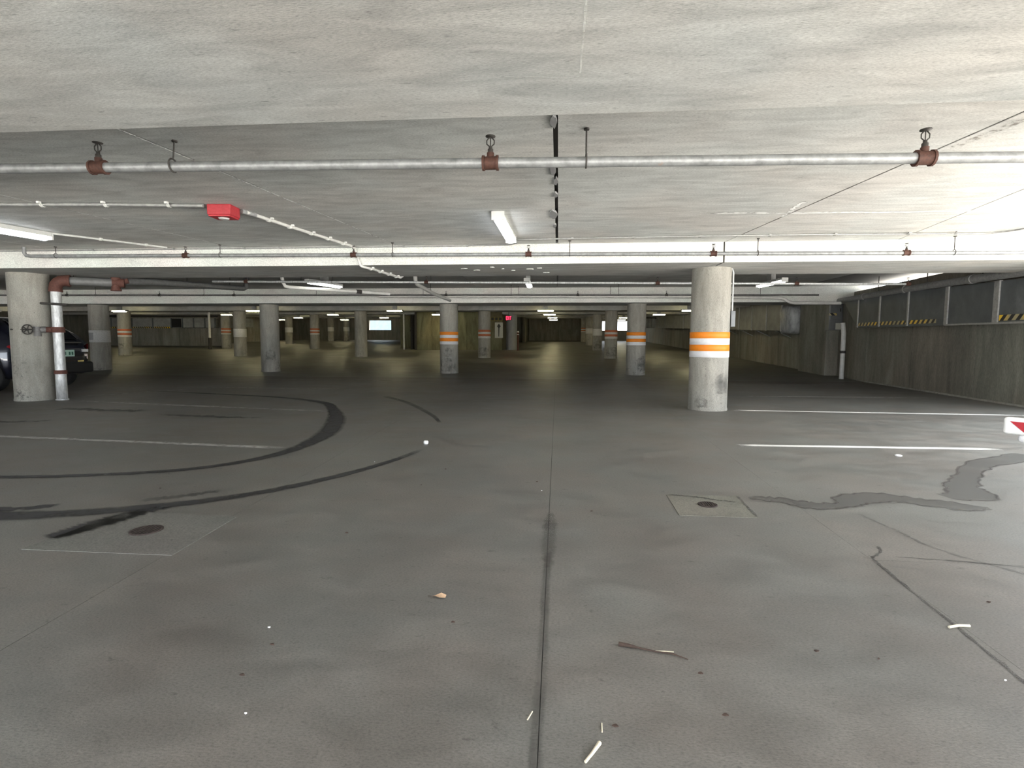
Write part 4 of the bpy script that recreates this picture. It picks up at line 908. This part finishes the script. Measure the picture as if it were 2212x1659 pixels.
# ------------------------------------------------------------------ barrier arm
A0 = Vector((2.44, 3.10, .66)); dv = Vector((.58, -.815, 0)).normalized(); sv = Vector((-dv.y, dv.x, 0))*-1
R = root('barrier_gate', (A0+dv*1.9)*1, 'white barrier arm with red reflective panels reaching in at right edge', 'barrier')
def arm(s0, s1, d0, d1, z0, z1, mat, name, lab=None, bv=.0):
    mb = MB(); q = lambda s, d, z: A0+dv*s+sv*d+Vector((0, 0, z))
    mb.hexa([q(s0, d0, z0), q(s1, d0, z0), q(s1, d1, z0), q(s0, d1, z0)], [q(s0, d0, z1), q(s1, d0, z1), q(s1, d1, z1), q(s0, d1, z1)])
    o = mb.build(name, mat, R, lab)
    if bv: bevel(o, bv, 3)
    return o
arm(0, 2.1, -.025, .025, -.045, .045, M['arm_white'], 'arm', None, .015)
for i in range(5):
    s = .03+i*.4; q = lambda s, z: A0+dv*s+sv*-.028+Vector((0, 0, z))
    q2 = lambda s, z: A0+dv*s+sv*.028+Vector((0, 0, z))
    MB().add([q(s, .026), q(s+.20, .026), q(s+.26, -.028), q(s+.06, -.028)], [(0, 1, 2, 3)]).add([q2(s, .026), q2(s+.20, .026), q2(s+.26, -.028), q2(s+.06, -.028)], [(3, 2, 1, 0)]).build('reflective_panel', M['arm_red'], R, 'red slanted reflective panel')
arm(.06, 2.0, -.018, .018, -.085, -.044, M['arm_edge'], 'rubber_edge', 'pale grey rubber lower edge', .016)
b = A0+dv*2.05
bevel(MB().box((b.x-.18, b.y-.16, 0), (b.x+.18, b.y+.16, .95)).build('housing', M['arm_white'], R), .02)

# ------------------------------------------------------------------ litter
def stick(name, label, pts, r, mat, cat='litter'):
    R = root(name, pts[0], label, cat); MB().tube(pts, r, 6).build('stem', mat, R); return R
def flat(name, label, pts, z, mat, cat='litter', t=.004):
    o = MB().prism(pts, z, z+t).build(name, mat); return tag(o, label, cat)
P = [(-.53, 2.185), (-.515, 2.172), (-.49, 2.168), (-.468, 2.178), (-.466, 2.195), (-.49, 2.203), (-.515, 2.198)]
R = root('dry_leaf', (-.5, 2.18, 0), 'curled tan and white leaf on the floor left of the centre joint', 'leaf')
c = (-.497, 2.186)
vs = [(c[0], c[1], .004)]+[(x, y, .003+.010*(abs(i-3) % 3)/2) for i, (x, y) in enumerate(P)]
MB().add(vs, [(0, i+1, (i+1) % 7+1) for i in range(7)], True).build('blade', M['leaf'], R)
MB().tube([(-.53, 2.185, .004), (-.545, 2.188, .003)], .0015, 5).build('leaf_stalk', M['twig'], R)
R = root('twig', (.34, 1.86, 0), 'brown broken twig with a frayed end right of the joint', 'twig')
MB().tube([(.235, 1.885, .006), (.27, 1.876, .007), (.32, 1.862, .005)], [.009, .007, .003], 6).build('frayed_end', M['twig'], R)
MB().tube([(.30, 1.868, .005), (.36, 1.852, .004), (.42, 1.842, .004), (.465, 1.815, .003)], [.004, .003, .003, .0015], 6).build('stem', M['twig'], R)
MB().tube([(.36, 1.853, .005), (.39, 1.856, .004), (.425, 1.856, .003)], .002, 5).build('side_shoot', M['straw'], R)
stick('straw_stalk', 'pale dry stalk lying across the right floor joint', [(1.525, 2.12, .005), (1.57, 2.135, .006), (1.615, 2.14, .004)], .0055, M['straw'])
stick('straw_stalk', 'cream dry stick near the bottom edge of the floor', [(.085, 1.325, .004), (.105, 1.355, .005), (.128, 1.395, .005)], [.004, .0045, .006], M['straw'])
stick('straw_stalk', 'thin pale stalk just left of the centre joint', [(-.075, 1.47, .002), (-.062, 1.505, .003)], .002, M['straw'])
stick('straw_stalk', 'thin straw stub right of the centre joint', [(.138, 1.44, .002), (.140, 1.475, .002)], .002, M['straw'])
stick('twig', 'small dark twig at the lower right of the floor', [(.72, 1.32, .003), (.745, 1.318, .004), (.765, 1.322, .003)], .004, M['twig'], 'twig')
o = MB().lathe([(.02, 0), (.026, .008), (.026, .03), (.02, .036)], (-1.40, 5.58, .0), 14).build('bottle_cap', M['paper']); tag(o, 'small white cap on the floor beside the faint tyre mark', 'cap')
o = MB().lathe([(.03, 0), (.034, .006), (.02, .014)], (3.35, 5.46, 0), 14).build('bottle_cap', M['paper']); tag(o, 'flat white disc near the bright right parking stripe', 'cap')
random.seed(21)
for i in range(20):
    y = random.choice([random.uniform(1.4, 2.4), random.uniform(2.2, 5)]); x = random.uniform(-.85, .85)*y
    dark = random.random() < .7; q = random.uniform(.002, .005) if dark else random.uniform(.0015, .003); a = random.uniform(0, PI)
    pts = [(x+q*(2.2 if k % 2 else 1)*math.cos(a+k*PI/3), y+q*math.sin(a+k*PI/3)) for k in range(6)]
    o = flat('litter_crumb', 'tiny dark crumb of debris on the concrete floor' if dark else 'tiny white speck of debris on the concrete floor', pts, 0, M['twig'] if dark else M['paper'], 'debris')
    o['group'] = 'dark crumbs on the floor' if dark else 'white specks on the floor'
